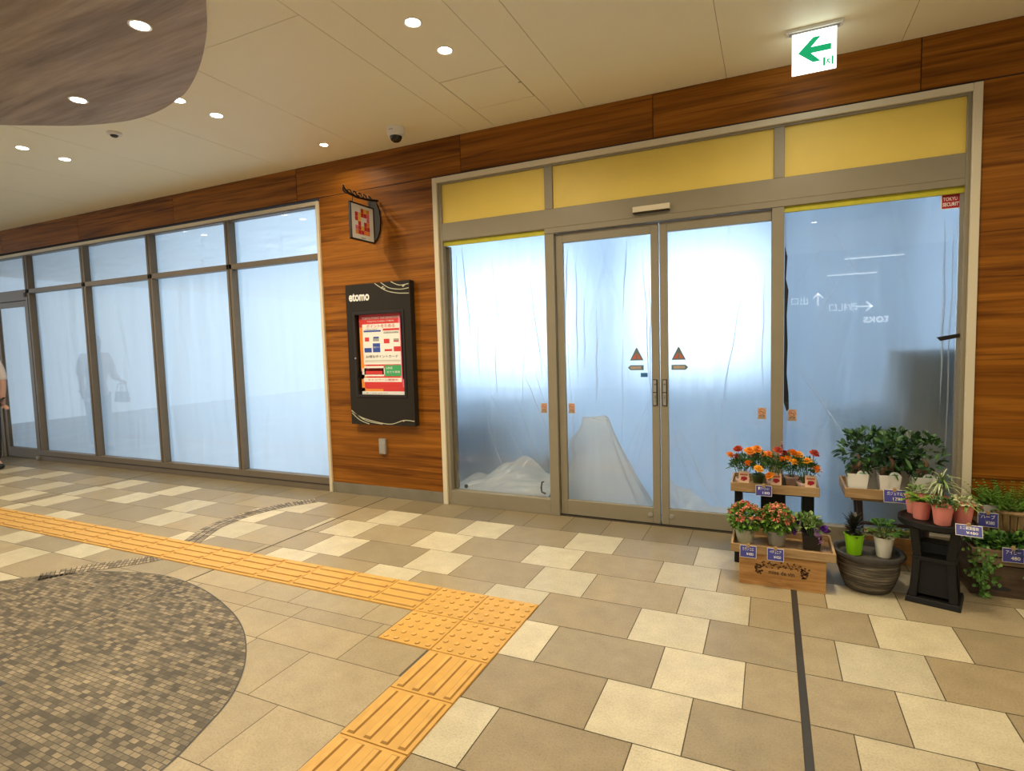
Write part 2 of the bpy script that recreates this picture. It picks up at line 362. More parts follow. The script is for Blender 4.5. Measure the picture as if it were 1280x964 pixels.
# ------------------------------------------------------------------ setting: floor
YW = 4.24; H = 3.175
BEIGE = (.355,.288,.175); PALE = (.57,.505,.345)
def tcol(light):
    b = PALE if light else BEIGE; k = random.uniform(.86, 1.1); w = random.uniform(-.02, .02)
    return (b[0]*k+w*.3, b[1]*k, b[2]*k-w*.3)
fl = MB(); G = .004
fl.quad((-15,-8,-.004), (6,-8,-.004), (6,YW+.1,-.004), (-15,YW+.1,-.004), 1)
def tile(x0, x1, y0, y1, light):
    if x1-x0 < .03: return
    fl.quad((x0+G/2,y0+G/2,0), (x1-G/2,y0+G/2,0), (x1-G/2,y1-G/2,0), (x0+G/2,y1-G/2,0), 0, tcol(light))
def row(xa, xb, y0, y1, ls, per=.855, lw=.342, dim=0):
    k = math.floor((xa-ls)/per)-1
    while ls+k*per < xb:
        a = ls+k*per; b = a+lw; c = a+per
        l0, l1 = max(a, xa), min(b, xb)
        if l1 > l0: tile(l0, l1, y0, y1, random.random() > dim)
        d0, d1 = max(b, xa), min(c, xb)
        if d1 > d0: tile(d0, d1, y0, y1, False)
        k += 1
bays = [(-15, -10.06), (-10.05, -6.665), (-6.655, -3.287), (-3.277, .108), (.134, 3.5), (3.51, 6)]
PH = [-.435, -.612]
for bi, (xa, xb) in enumerate(bays):
    y = 3.893; k = 0
    x = xa
    while x < xb-.02:                               # border course along the shop fronts
        w = .307 if bi >= 3 else random.choice((.34, .51)); tile(x, min(x+w, xb), 3.893, YW+.06, False); x += w
        if fl.c[-1]: fl.c[-1] = tuple(v*.66 for v in fl.c[-1])
    while y > -8:
        ph = PH[k % 2]+(0, .09, -.17, 0, .028, .05)[bi]
        if bi == 2 and y < 2.6: ph += random.choice((0, .17, .34))
        row(xa, xb, y-.3392, y, ph, dim=(.25 if y > 2.6 else .75) if bi < 3 else 0); y -= .3392; k += 1
fl.box(.108, .134, -8, YW, -.003, .0005, 2)
floor = struct(fl.build('floor', ['tile', 'grout', 'floor_strip'], tint=True, fix=False))
# larger slabs to the left of the turn of the tactile path
sl = MB(); fl2 = fl; fl = sl
for y1, y0, ls, xb in ((2.403, 2.227, -1.94, -1.735), (2.227, 2.105, -1.785, -1.735), (2.105, 1.88, -1.785, -1.432), (1.88, 1.535, -2.285, -1.432), (1.535, 1.19, -1.77, -1.432), (1.19, .85, -1.94, -1.432), (.85, .51, -1.77, -1.432)):
    row(-3.276, xb, y0, y1, ls)
for v_ in range(len(sl.v)): sl.v[v_] = (sl.v[v_][0], sl.v[v_][1], .0008)
sl.c = [(tuple(v*kk for v in (BEIGE if c[0] > .42 else c)) if c else c) for c in sl.c for kk in (random.uniform(1.0, 1.2),)]
sl.quad((-3.277,.51,.0004), (-1.432,.51,.0004), (-1.432,2.403,.0004), (-3.277,2.403,.0004), 1)
struct(sl.build('floor_slabs', ['tile', 'grout'], tint=True, fix=False))

# mosaic island and its cobble tail
def spline(pts, n=10, closed=True):
    out = []; k = len(pts)
    for i in range(k if closed else k-1):
        p0, p1, p2, p3 = [Vector(pts[(i+j) % k] if closed else pts[min(max(i+j, 0), k-1)]) for j in (-1, 0, 1, 2)]
        for t in [j/n for j in range(n)]:
            out.append(tuple(.5*((2*p1)+(-p0+p2)*t+(2*p0-5*p1+4*p2-p3)*t*t+(-p0+3*p1-3*p2+p3)*t**3)))
    if not closed: out.append(tuple(pts[-1]))
    return out
isl = spline([(-1.865,1.12), (-1.92,1.31), (-2.0,1.5), (-2.16,1.70), (-2.41,1.90), (-2.70,2.045), (-3.1,2.17), (-3.5,2.212), (-3.84,2.145), (-4.09,2.04), (-4.42,1.77), (-4.9,1.2), (-5.1,.5), (-4.8,-.3), (-4.0,-.75), (-3.0,-.7), (-2.2,-.2), (-1.88,.45), (-1.84,.8)])
mo = MB(); mo.slab(isl, -.002, .0025); 
def offset(poly, d):
    out = []; k = len(poly)
    for i in range(k):
        a, b = Vector(poly[i-1]), Vector(poly[(i+1) % k]); t = (b-a).normalized(); out.append((poly[i][0]-t.y*d, poly[i][1]+t.x*d))
    return out
struct(mo.build('floor_mosaic', 'mosaic'))
rim = MB(); o2 = offset(isl, -.006)
for i in range(len(isl)):
    j = (i+1) % len(isl); rim.quad((*isl[i], .003), (*isl[j], .003), (*o2[j], .003), (*o2[i], .003))
rim.box(-3.289, -3.279, -.6, 2.2, .002, .003)
rim.box(-3.10, -3.0, 1.165, 1.19, .002, .0032)
struct(rim.build('floor_mosaic_edge', 'floor_strip', fix=False))
tail = spline([(-4.26,1.90), (-4.13,2.10), (-3.97,2.27), (-3.86,2.42), (-3.86,2.6), (-3.95,2.75), (-4.10,3.05), (-4.12,3.38), (-4.03,3.68), (-3.87,3.92)], 5, False)
tl = MB(); 
def ribbon(c, w):
    L = []
    for i, p in enumerate(c):
        a, b = Vector(c[max(i-1, 0)]), Vector(c[min(i+1, len(c)-1)]); t = (b-a).normalized(); L.append((Vector((-t.y, t.x)), Vector(p), w))
    return L
R_ = ribbon(tail, .075)
for i in range(len(R_)-1):
    (n0, p0, w), (n1, p1, _) = R_[i], R_[i+1]
    a, b = p0-n0*w, p1-n1*w; c, d = p1+n1*w, p0+n0*w
    tl.quad((*a, .001), (*b, .001), (*c, .001), (*d, .001), 1)
    for k in range(3):
        for h in range(2):
            f0, f1 = k/3+.03, (k+1)/3-.03; g0, g1 = h/2+.05, (h+1)/2-.05
            def P(u, v): return tuple((p0+(p1-p0)*v)+((n0*(1-v)+n1*v)*(w*(2*u-1))))
            q = random.choice(((.17,.135,.085), (.36,.29,.19), (.26,.21,.14), (.44,.36,.24), (.32,.26,.17)))
            tl.quad((*P(f0,g0), .0025), (*P(f0,g1), .0025), (*P(f1,g1), .0025), (*P(f1,g0), .0025), 0, q)
struct(tl.build('floor_cobble_band', ['tile', 'grout'], tint=True, fix=False))

# tactile paving
B = .3015
tp = thing('tactile_path', 'yellow tactile paving running along the shop fronts and turning toward the viewer', 'tactile paving', (-1.125, 2.703, 0))
def block(kind):
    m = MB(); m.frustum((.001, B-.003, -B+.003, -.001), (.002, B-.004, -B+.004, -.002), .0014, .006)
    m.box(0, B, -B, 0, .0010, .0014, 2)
    if kind == 'dot':
        for i in range(5):
            for j in range(5):
                m.lathe([(.0135, 0), (.0125, .0035), (.009, .005)], 10, (B*(i+.5)/5, -B*(j+.5)/5, .006), 1)
    else:
        for i in range(4):
            c = B*(i+.5)/4
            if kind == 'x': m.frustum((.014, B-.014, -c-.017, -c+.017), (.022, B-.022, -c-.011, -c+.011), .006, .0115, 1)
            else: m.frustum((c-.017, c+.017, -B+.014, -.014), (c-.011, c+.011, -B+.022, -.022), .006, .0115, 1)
            for q_ in (-4, -3, -2, -1): m.m[q_] = 2  # bar sides take the painted shade colour
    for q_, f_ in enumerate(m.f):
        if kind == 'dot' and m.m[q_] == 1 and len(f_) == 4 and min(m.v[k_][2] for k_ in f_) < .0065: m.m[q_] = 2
    o = m.build('tactile_block', ['tactile', 'tactile_bar', 'tactile_shade_joint'], tp, smooth=30); return o
protos = {}
def put(kind, x, y):
    if kind not in protos: o = block(kind); protos[kind] = o
    else: o = protos[kind].copy(); C.objects.link(o); o.parent = tp
    o.location = (x+1.125, y-2.703, 0)
for i in (0, 1):
    for j in (0, 1): put('dot', -1.125-B*(i+1), 2.703-B*j)
for i in range(2, 34): put('x', -1.125-B*(i+1), 2.703)
for j in range(2, 9): put('y', -1.125-B, 2.703-B*j)

# ------------------------------------------------------------------ setting: ceiling
ce = MB(); ce.box(-15, 6, -8, YW+.05, H+.004, H+.2, 1)
xs = [-15]+[-3.272+.9965*k for k in range(-11, 10)]
ys = [-8, -6.6, -4.6, -2.6, -.6, 1.37, 2.37, 3.37, YW+.05]
hx0, hx1, hy0, hy1 = -2.037, -1.54, 3.374, 3.866
def cpanel(x0, x1, y0, y1):
    g = .0018
    if x1-x0 > .01 and y1-y0 > .01: ce.box(x0+g, x1-g, y0+g, y1-g, H, H+.01, 0)
for i in range(len(xs)-1):
    cols = [-8, 2.37, YW+.05] if xs[i] < -2.3 else [-8, YW+.05]
    for j in range(len(cols)-1):
        x0, x1, y0, y1 = xs[i], xs[i+1], cols[j], cols[j+1]
        if y1 > hy1 and x0 < hx1 and x1 > hx0 and j == len(cols)-2:
            a, b = max(x0, hx0), min(x1, hx1)
            if a > x0: cpanel(x0, a, y0, y1)
            if b < x1: cpanel(b, x1, y0, y1)
            cpanel(a, b, y0, hy0); cpanel(a, b, hy1, y1)
        else: cpanel(x0, x1, y0, y1)
struct(ce.build('ceiling', ['ceiling', 'ceiling_gap']))
hz = MB(); g = .005; hz.box(hx0+g, hx1-g, hy0+g, hy1-g, H, H+.003, 0)
hp = hz.build('ceiling_hatch', 'ceiling'); struct(hp)
MB().box(-.012, .012, -.004, .004, -.003, .0, 0).build('latch', 'steel', hp, (-1.55, 3.62, H))
so = spline([(-2.2,1.75), (-2.59,2.065), (-2.85,2.26), (-3.2,2.475), (-3.55,2.645), (-3.78,2.715), (-4.03,2.765), (-4.28,2.775), (-4.5,2.745), (-4.8,2.645), (-5.06,2.5), (-5.35,2.3), (-5.6,1.9), (-5.5,1.2), (-4.9,.3), (-4.0,-.3), (-3.0,-.4), (-2.2,.0), (-1.85,.6), (-1.85,1.2)])
struct(MB().slab(so, H-.012, H).build('ceiling_wood_panel', 'soffit_wood'))

# ------------------------------------------------------------------ setting: wood wall
ww = MB(); FY = 4.235
ww.box(-15, 6, FY+.004, FY+.1, 2.86, H, 1)
for a, b in ((-15, -10.2), (-3.945, -2.655), (1.115, 6)): ww.box(a, b, FY+.004, FY+.1, 0, 2.86, 1)
def wpanel(x0, x1, z0, z1):
    g = .003; t = random.random(); ww.box(x0+g, x1-g, FY, FY+.02, z0+g, z1-g, 0, (t, random.random(), random.random()))
sx = [-15, -13.3, -11.5, -9.67, -7.86, -6.05, -4.215, -2.375, -.78, .815, 2.4, 4.0, 6]
for i in range(len(sx)-1): wpanel(sx[i], sx[i+1], 2.862, H)
for a, b in ((-15, -10.2), (-3.945, -2.655), (1.115, 2.4), (2.4, 6)): wpanel(a, b, .1, 2.86)
struct(ww.build('wall_front', ['wall_wood', 'seam'], tint=True))
bb = MB()
for a, b in ((-15, -10.2), (-3.945, -2.655), (1.115, 6)): bb.box(a, b, FY-.008, FY+.02, 0, .1)
struct(bb.build('baseboard_front', 'skirting', bev=.002))

# cream trims round both shop fronts
def trim(n, x0, x1, z1, w=.045):
    m = MB(); y0, y1 = FY-.02, FY+.09
    m.box(x0-w, x0, y0, y1, 0, z1+w); m.box(x1, x1+w, y0, y1, 0, z1+w); m.box(x0, x1, y0, y1, z1, z1+w)
    struct(m.build('trim_%d' % n, 'cream', bev=.004))
trim(1, -10.155, -3.975, 2.795, .035); trim(2, -2.61, 1.068, 2.805, .045)

# ------------------------------------------------------------------ left shop front
FR0, FR1 = FY-.002, FY+.075
def frame(root, rects, m='bronze', y0=FR0, y1=FR1, name='frame', bev=.003):
    b = MB()
    for x0, x1, z0, z1 in rects: b.box(x0, x1, y0, y1, z0, z1)
    return b.build(name, m, root, bev=bev)
def pane(root, x0, x1, z0, z1, y=FY+.045, name='glass_pane'):
    return MB().box(x0, x1, y, y+.006, z0, z1).build(name, 'glass', root)
w1 = sempty('window_1')
mx = [-9.14, -7.847, -6.54, -5.225]
rects = [(-9.185, -3.975, 0, .135), (-9.185, -3.975, 2.285, 2.342), (-10.155, -3.975, 2.785, 2.795), (-3.985, -3.975, .135, 2.785)]
for i, x in enumerate(mx): rects.append((x-.04, x+.04, .135, 2.785) if i else (x-.05, x+.045, .135, 2.785))
frame(w1, rects, 'window_metal')
gas = MB()
for x in mx: gas.box(x-.004, x+.004, FR0-.003, FR0, .135, 2.785)
gas.box(-9.185, -3.975, FR0-.004, FR0, .062, .07); gas.build('gasket', 'bronze_dark', w1)
edges = mx+[-3.98]
for i in range(4):
    a, b = edges[i]+.03, edges[i+1]-.03+(.02 if i == 3 else 0)
    pane(w1, a, b, .13, 2.29); pane(w1, a, b, 2.337, 2.79)
pane(w1, -10.15, -9.17, 2.337, 2.79)
frame(w1, [(-10.155, -9.185, 2.20, 2.342), (-10.155, -10.05, 0, 2.2)], 'window_metal', name='door_header')
d1 = sempty('door_1')
frame(d1, [(-10.045, -9.97, .01, 2.195), (-9.265, -9.19, .01, 2.195), (-9.97, -9.265, .01, .15), (-9.97, -9.265, 2.12, 2.195)], 'window_metal', FY+.012, FY+.055)
pane(d1, -9.98, -9.255, .14, 2.13, FY+.03)
MB().box(-.02, .02, -.03, .0, -.02, .02).build('pivot', 'steel', d1, (-9.2, FY, .03))
MB().box(-.02, .03, -.02, .0, -.03, .03).build('closer', 'bronze_dark', d1, (-9.2, FY+.01, 2.27))

# plastic sheets: gently folded film
def sheet(name, label, x0, x1, z0, z1, y, m, amp=.012, nx=56, nz=48, seed=0, wr='v', back=None, group=None, solid=False, creases=0, wavy=0, folds=()):
    b = MB(); rnd = random.Random(seed)
    cr = [(rnd.uniform(x0, x1), rnd.uniform(-.35, .35), rnd.uniform(.006, .016), rnd.uniform(z0, z1), rnd.uniform(.5, 1.2)) for _ in range(creases)]
    for j in range(nz+1):
        for i in range(nx+1):
            u, v = i/nx, j/nz; x = x0+(x1-x0)*u; z = z0+(z1-z0)*v
            s = seed*3.7
            if wr == 'v': d = noise.fractal((x*5.5+s+.25*noise.noise((x, z*2, s)), z*.45, s), 1, 2, 4)*amp + noise.noise((x*1.6, z*.9, s))*amp*.9
            else: d = noise.fractal((x*1.4+s, z*9+.4*noise.noise((x*2, z, s)), s), 1, 2, 5)*amp
            for cx, sl, h, zc, ln in cr:
                t = x-(cx+sl*(z-zc)); e = max(0, 1-((z-zc)/ln)**2)
                d -= h*math.exp(-(t/.009)**2)*e
            yy = y+d+(back(x, z) if back else 0)
            xx = x+(wavy*noise.noise((z*3, s, u*2)) if i in (0, nx) else 0)
            b.v.append((xx, yy, z))
    n = nx+1
    for j in range(nz):
        for i in range(nx): b.face((j*n+i, j*n+i+1, (j+1)*n+i+1, (j+1)*n+i))
    def surf(x, z):
        u = min(.9999, max(0, (x-x0)/(x1-x0)))*nx; v = min(.9999, max(0, (z-z0)/(z1-z0)))*nz; i, j = int(u), int(v); fu, fv = u-i, v-j
        g = lambda a, c: b.v[c*n+a][1]
        return (g(i,j)*(1-fu)+g(i+1,j)*fu)*(1-fv)+(g(i,j+1)*(1-fu)+g(i+1,j+1)*fu)*fv
    nv = list(b.v)
    for cx, zc, ln, sl_, w_ in folds:
        k = len(b.v); st = 14
        for q in range(st+1):
            t = q/st; z = zc-ln/2+ln*t; x = cx+sl_*(z-zc)+.012*noise.noise((z*4, cx*9, seed)); ww_ = w_*(math.sin(PI*min(1, max(0, t)))**.7)+.0006
            x = min(x1-.01, max(x0+.01, x)); z = min(z1-.01, max(z0+.01, z)); y_ = surf(x, z)-.006
            b.v += [(x-ww_/2, y_, z), (x+ww_/2, y_, z)]
        for q in range(st): i = k+2*q; b.face((i, i+1, i+3, i+2), 1)
    o = b.build(name, [m, 'film_fold'], smooth=180, fix=False)
    if solid:
        k = o.modifiers.new('thick', 'SOLIDIFY'); k.thickness = .003; k.offset = 0
    # origin at the sheet's foot
    c = Vector(((x0+x1)/2, y, z0)); o.data.transform(Matrix.Translation(-c)); o.location = c
    return tag(o, label, 'plastic sheet', group)
orden = ['second', 'third', 'fourth', 'fifth']
where = ['bay beside the narrow glass door', 'second bay from the narrow glass door', 'second bay from the notice board', 'bay nearest the notice board']
for i in range(4):
    a, b = edges[i]-.05, edges[i+1]+(.05 if i < 3 else -.005); oy = .02*(i % 2)
    sheet('plastic_sheet', 'milky sheet behind tall lower pane, '+where[i], a, b, .10, 2.30, FY+.115+oy, 'film_milky', .016, seed=11+i, creases=3)
    sheet('plastic_sheet', 'crinkled sheet behind short upper pane, '+where[i], a, b, 2.325, 2.80, FY+.11+oy, 'film_milky', .022, 60, 36, seed=31+i, wr='h', creases=2)
sheet('plastic_sheet', 'milky plastic sheet behind the narrow glass door at far left', -10.05, -9.13, .1, 2.19, FY+.14, 'film_milky', .018, 40, 40, seed=51, creases=3)
sheet('plastic_sheet', 'crinkled plastic sheet behind the pane over the narrow glass door', -10.15, -9.17, 2.325, 2.80, FY+.11, 'film_milky', .022, 60, 36, seed=52, wr='h')

# ------------------------------------------------------------------ right shop front with sliding doors
w2 = sempty('window_2')
frame(w2, [(-2.61, -2.578, 0, 2.805), (-1.637, -1.56, 0, 2.27), (-2.578, -1.637, 0, .128), (-2.578, -1.637, 2.31, 2.315)], 'bronze')
pane(w2, -2.585, -1.63, .12, 2.32)
MB().box(-2.578, -1.637, FR0+.02, FR0+.045, 2.272, 2.312).build('yellow_strip', 'yellow_tape', w2)
w3 = sempty('window_3')
frame(w3, [(.003, .078, 0, 2.27), (1.045, 1.068, 0, 2.805), (.078, 1.045, 0, .128)], 'bronze')
pane(w3, .07, 1.052, .12, 2.28)
MB().box(.078, 1.045, FR0+.02, FR0+.045, 2.235, 2.272).build('yellow_strip', 'yellow_tape', w3)
MB().box(1.028, 1.046, FR0+.03, FR0+.05, .13, 2.24).build('jamb_strip', 'steel', w3)
# security sticker
st = MB().box(-.055, .055, -.0015, 0, -.055, .055, 0).box(-.049, .049, -.0018, -.0004, -.05, .036, 1).box(.012, .049, -.0018, -.0004, .036, .048, 1).build('security_sticker', ['white_paper', 'crimson'], w3, (.992, FY+.0445, 2.205))
text('TOKYU', .030, 'white_paper', st, (-.008, -.002, .004), name='lettering', width=.07)
text('SECURITY', .030, 'white_paper', st, (0, -.002, -.028), name='lettering', width=.09, bold=.0006)
w4 = sempty('window_4')     # header beam and yellow transom panels
frame(w4, [(-2.578, 1.045, 2.315, 2.462), (-1.637, 1.045, 2.272, 2.315), (-2.578, 1.045, 2.79, 2.805), (-1.63, -1.562, 2.462, 2.79), (.012, .078, 2.462, 2.79)], 'bronze')
for a, b in ((-2.578, -1.63), (-1.562, .012), (.078, 1.045)):
    MB().box(a, b, FR0+.018, FR0+.03, 2.462, 2.79).build('transom_panel', 'yellow_panel', w4)
sn = MB().box(-.133, .133, -.03, 0, -.018, .022).build('door_sensor', 'cream', w4, (-.795, FR0, 2.365), bev=.003)
MB().box(-.131, .131, -.028, .0, -.028, -.018).build('sensor_window', 'smoked', sn)
def no_smoking(root, x, z, y):
    m = MB().box(-.027, .027, -.001, 0, -.04, .04, 0)
    o = m.build('no_smoking_sticker', ['sticker_tan'], root, (x, y, z))
    r = MB()
    for k in range(20):
        a, b = 2*PI*k/20, 2*PI*(k+1)/20; f = lambda t, q: (q*math.cos(t), -.0014, .013+q*math.sin(t))
        r.quad(f(a, .022), f(b, .022), f(b, .017), f(a, .017))
    r.quad((-.016, -.0014, .027), (-.012, -.0014, .030), (.016, -.0014, -.001), (.012, -.0014, -.004)); r.build('prohibition_ring', 'sticker_red', o, fix=False)
    MB().box(-.014, .012, -.0013, 0, .010, .014).build('cigarette', 'ink', o)
    text('禁煙', .020, 'ink', o, (0, -.0014, -.02), ext=.0002); text('NO SMOKING', .008, 'ink', o, (0, -.0014, -.033), ext=.0002)
    return o
no_smoking(w2, -1.692, .877, FY+.0445); no_smoking(w3, .135, .867, FY+.0445)
def leaf_door(n, x0, x1, side):
    d = sempty('door_%d' % n); y0, y1 = FY+.03, FY+.07
    frame(d, [(x0, x0+.055, .01, 2.268), (x1-.055, x1, .01, 2.268), (x0+.055, x1-.055, .01, .13), (x0+.055, x1-.055, 2.195, 2.268)], 'bronze', y0, y1)
    pane(d, x0+.05, x1-.05, .12, 2.2, y0+.018)
    cx = (x1-.03) if side > 0 else (x0+.03); gy = y0+.0175
    pl = MB().box(-.018, .018, -.006, 0, -.1, .1).build('pull_recess', 'black_metal', d, (cx, y0, 1.015), bev=.006)
    MB().box(-.013, .010, -.008, -.005, .005, .094).box(-.013, .010, -.008, -.005, -.094, -.002).build('pull_plate', 'steel', pl, (.0015*-side, 0, 0))
    text('押', .018, 'ink', pl, (0, -.0085, .06), ext=.0002); text('自動ドア', .014, 'ink', pl, (0, -.0085, -.045), rot=(PI/2, PI/2, 0), ext=.0002)
    sx_ = (x1-.17) if side > 0 else (x0+.13)
    t = MB().prism([(-.052, -.045), (.052, -.045), (.004, .05), (-.004, .05)], -.0012, 0).build('warning_triangle', 'sticker_grey', d, (sx_, gy, 1.303))
    MB().prism([(-.036, -.034), (-.006, -.034), (-.004, .008), (-.012, .002)], -.0018, -.0004, 0).prism([(.006, -.034), (.036, -.034), (.012, .002), (.004, .008)], -.0018, -.0004, 0).build('pinch_symbol', 'sticker_red', t)
    s = -side
    a = MB().prism([(-.058*s, -.019), (.043*s, -.019), (.062*s, 0), (.043*s, .019), (-.058*s, .019)][::1], -.0012, 0).build('direction_sticker', 'sticker_grey', d, (sx_+.006*s, gy, 1.203))
    MB().box(-.045, .04, -.0016, -.0003, -.011, .011).build('sticker_field', 'grey_print', a)
    text('自動ドア', .019, 'sticker_tan', a, (-.002, -.0018, 0), ext=.0002)
    if side > 0: MB().box(-.026, .026, -.0012, 0, -.016, .016).build('blue_sticker', 'sticker_blue', d, (x1-.115, gy, 1.147))
    kx = (x1-.075) if side > 0 else (x0+.075)
    MB().lathe([(.019, 0), (.017, .004), (.008, .005)], 18).build('guide_cap', 'steel', d, (kx, y0, .075)).rotation_euler = (PI/2, 0, 0)
    if side < 0: no_smoking(d, x1-.11, .873, gy)
    else: no_smoking(d, x0+.1, .88, gy)
    return d
leaf_door(2, -1.555, -.757, 1); leaf_door(3, -.748, .055, -1)
struct(MB().box(-1.56, .003, FY+.01, FY+.12, -.002, .006).build('trim_3', 'bronze_dark'))

def sm(a, b, x): t = min(1, max(0, (x-a)/(b-a))); return t*t*(3-2*t)
def rfolds(seed, n, x0, x1, z0, z1, fan=None):
    r = random.Random(seed); out = []
    for _ in range(n):
        x = r.uniform(x0, x1); out.append((x, r.uniform(z0, z1), r.uniform(.35, 1.1), r.uniform(-.12, .12) if fan is None else fan*r.uniform(.6, 1.3), r.uniform(.003, .012)))
    return out
sheet('plastic_sheet', 'hazy plastic sheet behind fixed pane left of the sliding doors', -2.95, -1.70, .012, 2.44, 4.70, 'film_hazy', .022, 60, 60, 3, solid=True, creases=9, folds=rfolds(1, 9, -2.75, -1.75, 1.2, 2.0)+rfolds(2, 7, -2.4, -1.75, .5, 1.0, -.4))
sheet('plastic_sheet', 'hazy plastic sheet behind the left sliding door leaf', -1.69, -.835, .012, 2.44, 4.71, 'film_hazy', .022, 60, 60, 4, solid=True, creases=7, folds=rfolds(3, 10, -1.65, -.9, .9, 2.0)+rfolds(4, 3, -1.1, -.9, .4, .7, .4))
sheet('plastic_sheet', 'hazy plastic sheet behind the right sliding door leaf', -.825, .07, .012, 2.36, 4.50, 'film_hazy', .02, 60, 60, 5, solid=True, creases=4, folds=[(-.30, 1.1, 1.5, .16, .006), (-.55, .5, .8, -.45, .012), (-.62, .45, .7, -.3, .008), (-.5, .35, .5, -.7, .008), (-.05, 1.4, .9, .02, .006)])
sheet('plastic_sheet', 'hazy plastic sheet behind large pane above the flower stands', .085, 1.10, .03, 2.28, FY+.14, 'film_thin', .02, 60, 60, 6, solid=True, creases=5, wavy=.02, folds=[(.36, .88, .75, -.62, .010), (.33, .93, .6, -.55, .005), (.98, 1.5, 1.2, 0, .012), (1.02, 1.3, 1.6, .01, .008), (.45, 1.95, .35, -.5, .006), (.30, 2.0, .5, .6, .004), (.35, 1.65, .5, .5, .004)])
MB().box(-2.575, -2.545, FY+.055, FY+.09, .13, 2.27).build('jamb_strip', 'window_metal', w2)

# ------------------------------------------------------------------ inside of the shop
SB = 8.2
sw = MB(); sw.box(-15, -10.3, SB, SB+.1, 0, H); 
sw.box(-10.3, -4.95, SB, SB+.1, 0, .15); sw.box(-10.3, -4.95, SB, SB+.1, 1.95, H); sw.box(-4.95, 1.6, SB, SB+.1, 0, .95); sw.box(-4.95, 1.6, SB, SB+.1, 2.72, H)
for a, b in ((-10.3, -10.0), (-7.9, -7.6), (-5.2, -4.95), (-2.72, -1.85), (-.02, 1.6)): sw.box(a, b, SB, SB+.1, .15 if b < -4.9 else .95, 1.95 if b < -4.9 else 2.72)
sw.box(1.5, 1.6, FY+.11, SB, 0, H); sw.box(-10.4, -10.3, FY+.11, SB, 0, H)
struct(sw.build('wall_shop', 'shop_wall'))
struct(MB().box(-10.4, 1.6, YW+.1, SB, -.1, -.005).build('floor_shop', 'shop_floor'))
struct(MB().box(-10.4, 1.6, FY+.101, SB, 2.98, H).build('ceiling_shop', 'shop_wall'))
for n, (a, b) in enumerate(((-10.0, -7.9), (-7.6, -5.2), (-4.95, -2.72), (-1.85, -.02))):
    w = struct(MB().box(a, b, SB+.04, SB+.06, *((.15, 1.95) if n < 2 else (.95, 2.72))).build('window_%d' % (5+n), 'daylight_low' if n < 2 else 'daylight'))
def crate(name, label, cat, x0, x1, y0, y1, z1, m):
    t = thing(name, label, cat, ((x0+x1)/2, (y0+y1)/2, -.005)); hx, hy = (x1-x0)/2, (y1-y0)/2
    MB().box(-hx, hx, -hy, hy, 0, z1).build('body', m, t, bev=.01)
    MB().box(-hx-.015, hx+.015, -hy-.015, hy+.015, z1, z1+.03).build('top', m, t, bev=.005)
    return t
crate('counter', 'dark counter blurred behind the plastic of the left fixed pane', 'counter', -3.3, -2.05, 5.3, 5.9, .9, 'shop_dark')
crate('storage_box', 'brown box blurred low behind the left sliding door', 'box', -2.0, -1.45, 5.0, 5.4, .48, 'shop_brown')
crate('cabinet', 'dark cabinet blurred behind the right sliding door', 'cabinet', -1.2, .0, 6.4, 6.9, 1.0, 'shop_dark')
crate('covered_machine', 'dark brown shape blurred behind the large right pane', 'machine', .72, 1.12, 4.46, 4.60, 1.27, 'shop_brown')
crate('storage_box', 'low dark box blurred behind the ficus plants', 'box', .40, .98, 4.64, 4.82, .86, 'shop_dark')

# draped film in the doorway and heap in the fixed pane
def drape():
    b = MB(); n, k = 96, 34
    for j in range(k+1):
        t = j/k
        for i in range(n):
            a = 2*PI*i/n; ca, sa = math.cos(a), math.sin(a)
            if t < .12: r = .115*(t/.12); z = .775+.012*math.sin(2*a)
            else:
                q = (t-.12)/.88; r = .115+(.29 if ca > 0 else .24)*q**1.25; z = .775-.70*q+.012*math.sin(2*a)
                fold = abs(math.sin(5*a+1.3*math.sin(2*a)+.6*q)); r += (.05*fold-.03)*q+.012*math.sin(17*a+3*q)*q
                r += .075*math.exp(-((q-.30)/.13)**2)*max(0, -ca)
            b.v.append((r*ca+.07*t, r*sa*.40, max(.02, z+.012*noise.noise((ca*3, t*5, sa*3)))))
    for j in range(k):
        for i in range(n): q, w = j*n+i, j*n+(i+1) % n; b.face((q, w, w+n, q+n))
    return b
dr = drape().build('plastic_drape', 'film_drape', smooth=180); dr.location = (-1.33, 4.50, 0.0); tag(dr, 'white translucent plastic draped in a cone behind the left sliding door', 'plastic drape')
def heap(x0, x1, y0, y1, hfun, name, label):
    b = MB(); nx, ny = 70, 22
    for j in range(ny+1):
        for i in range(nx+1):
            u, v = i/nx, j/ny; x = x0+(x1-x0)*u; y = y0+(y1-y0)*v
            z = hfun(u, v); d = Vector((x*1.0-y*2.2, x*2+y))
            z += (.028*noise.fractal((d.x*6, d.y*2.0, 3), 1, 2, 4))*min(1, 6*v)*min(1, 8*u)*min(1, 8*(1-u)) if v < 1 else 0
            b.v.append((x, y, max(.012, z)))
    n = nx+1
    for j in range(ny):
        for i in range(nx): b.face((j*n+i, j*n+i+1, (j+1)*n+i+1, (j+1)*n+i))
    o = b.build(name, 'film_drape', smooth=180, fix=False); c = Vector(((x0+x1)/2, (y0+y1)/2, 0)); o.data.transform(Matrix.Translation(-c)); o.location = c
    return tag(o, label, 'plastic heap')
def ridge(u, v, u0, f):
    a = math.atan2(v+.12, u-u0); return (abs(math.sin(a*f))-.5)
heap(-2.60, -1.70, 4.325, 4.66, lambda u, v: .115+(.20*math.exp(-((u-.60)/.30)**2)+.05)*v+.045*ridge(u, v, -.05, 14)*min(1, 3*v), 'plastic_heap', 'crumpled heap of pale plastic at foot of the left fixed pane')
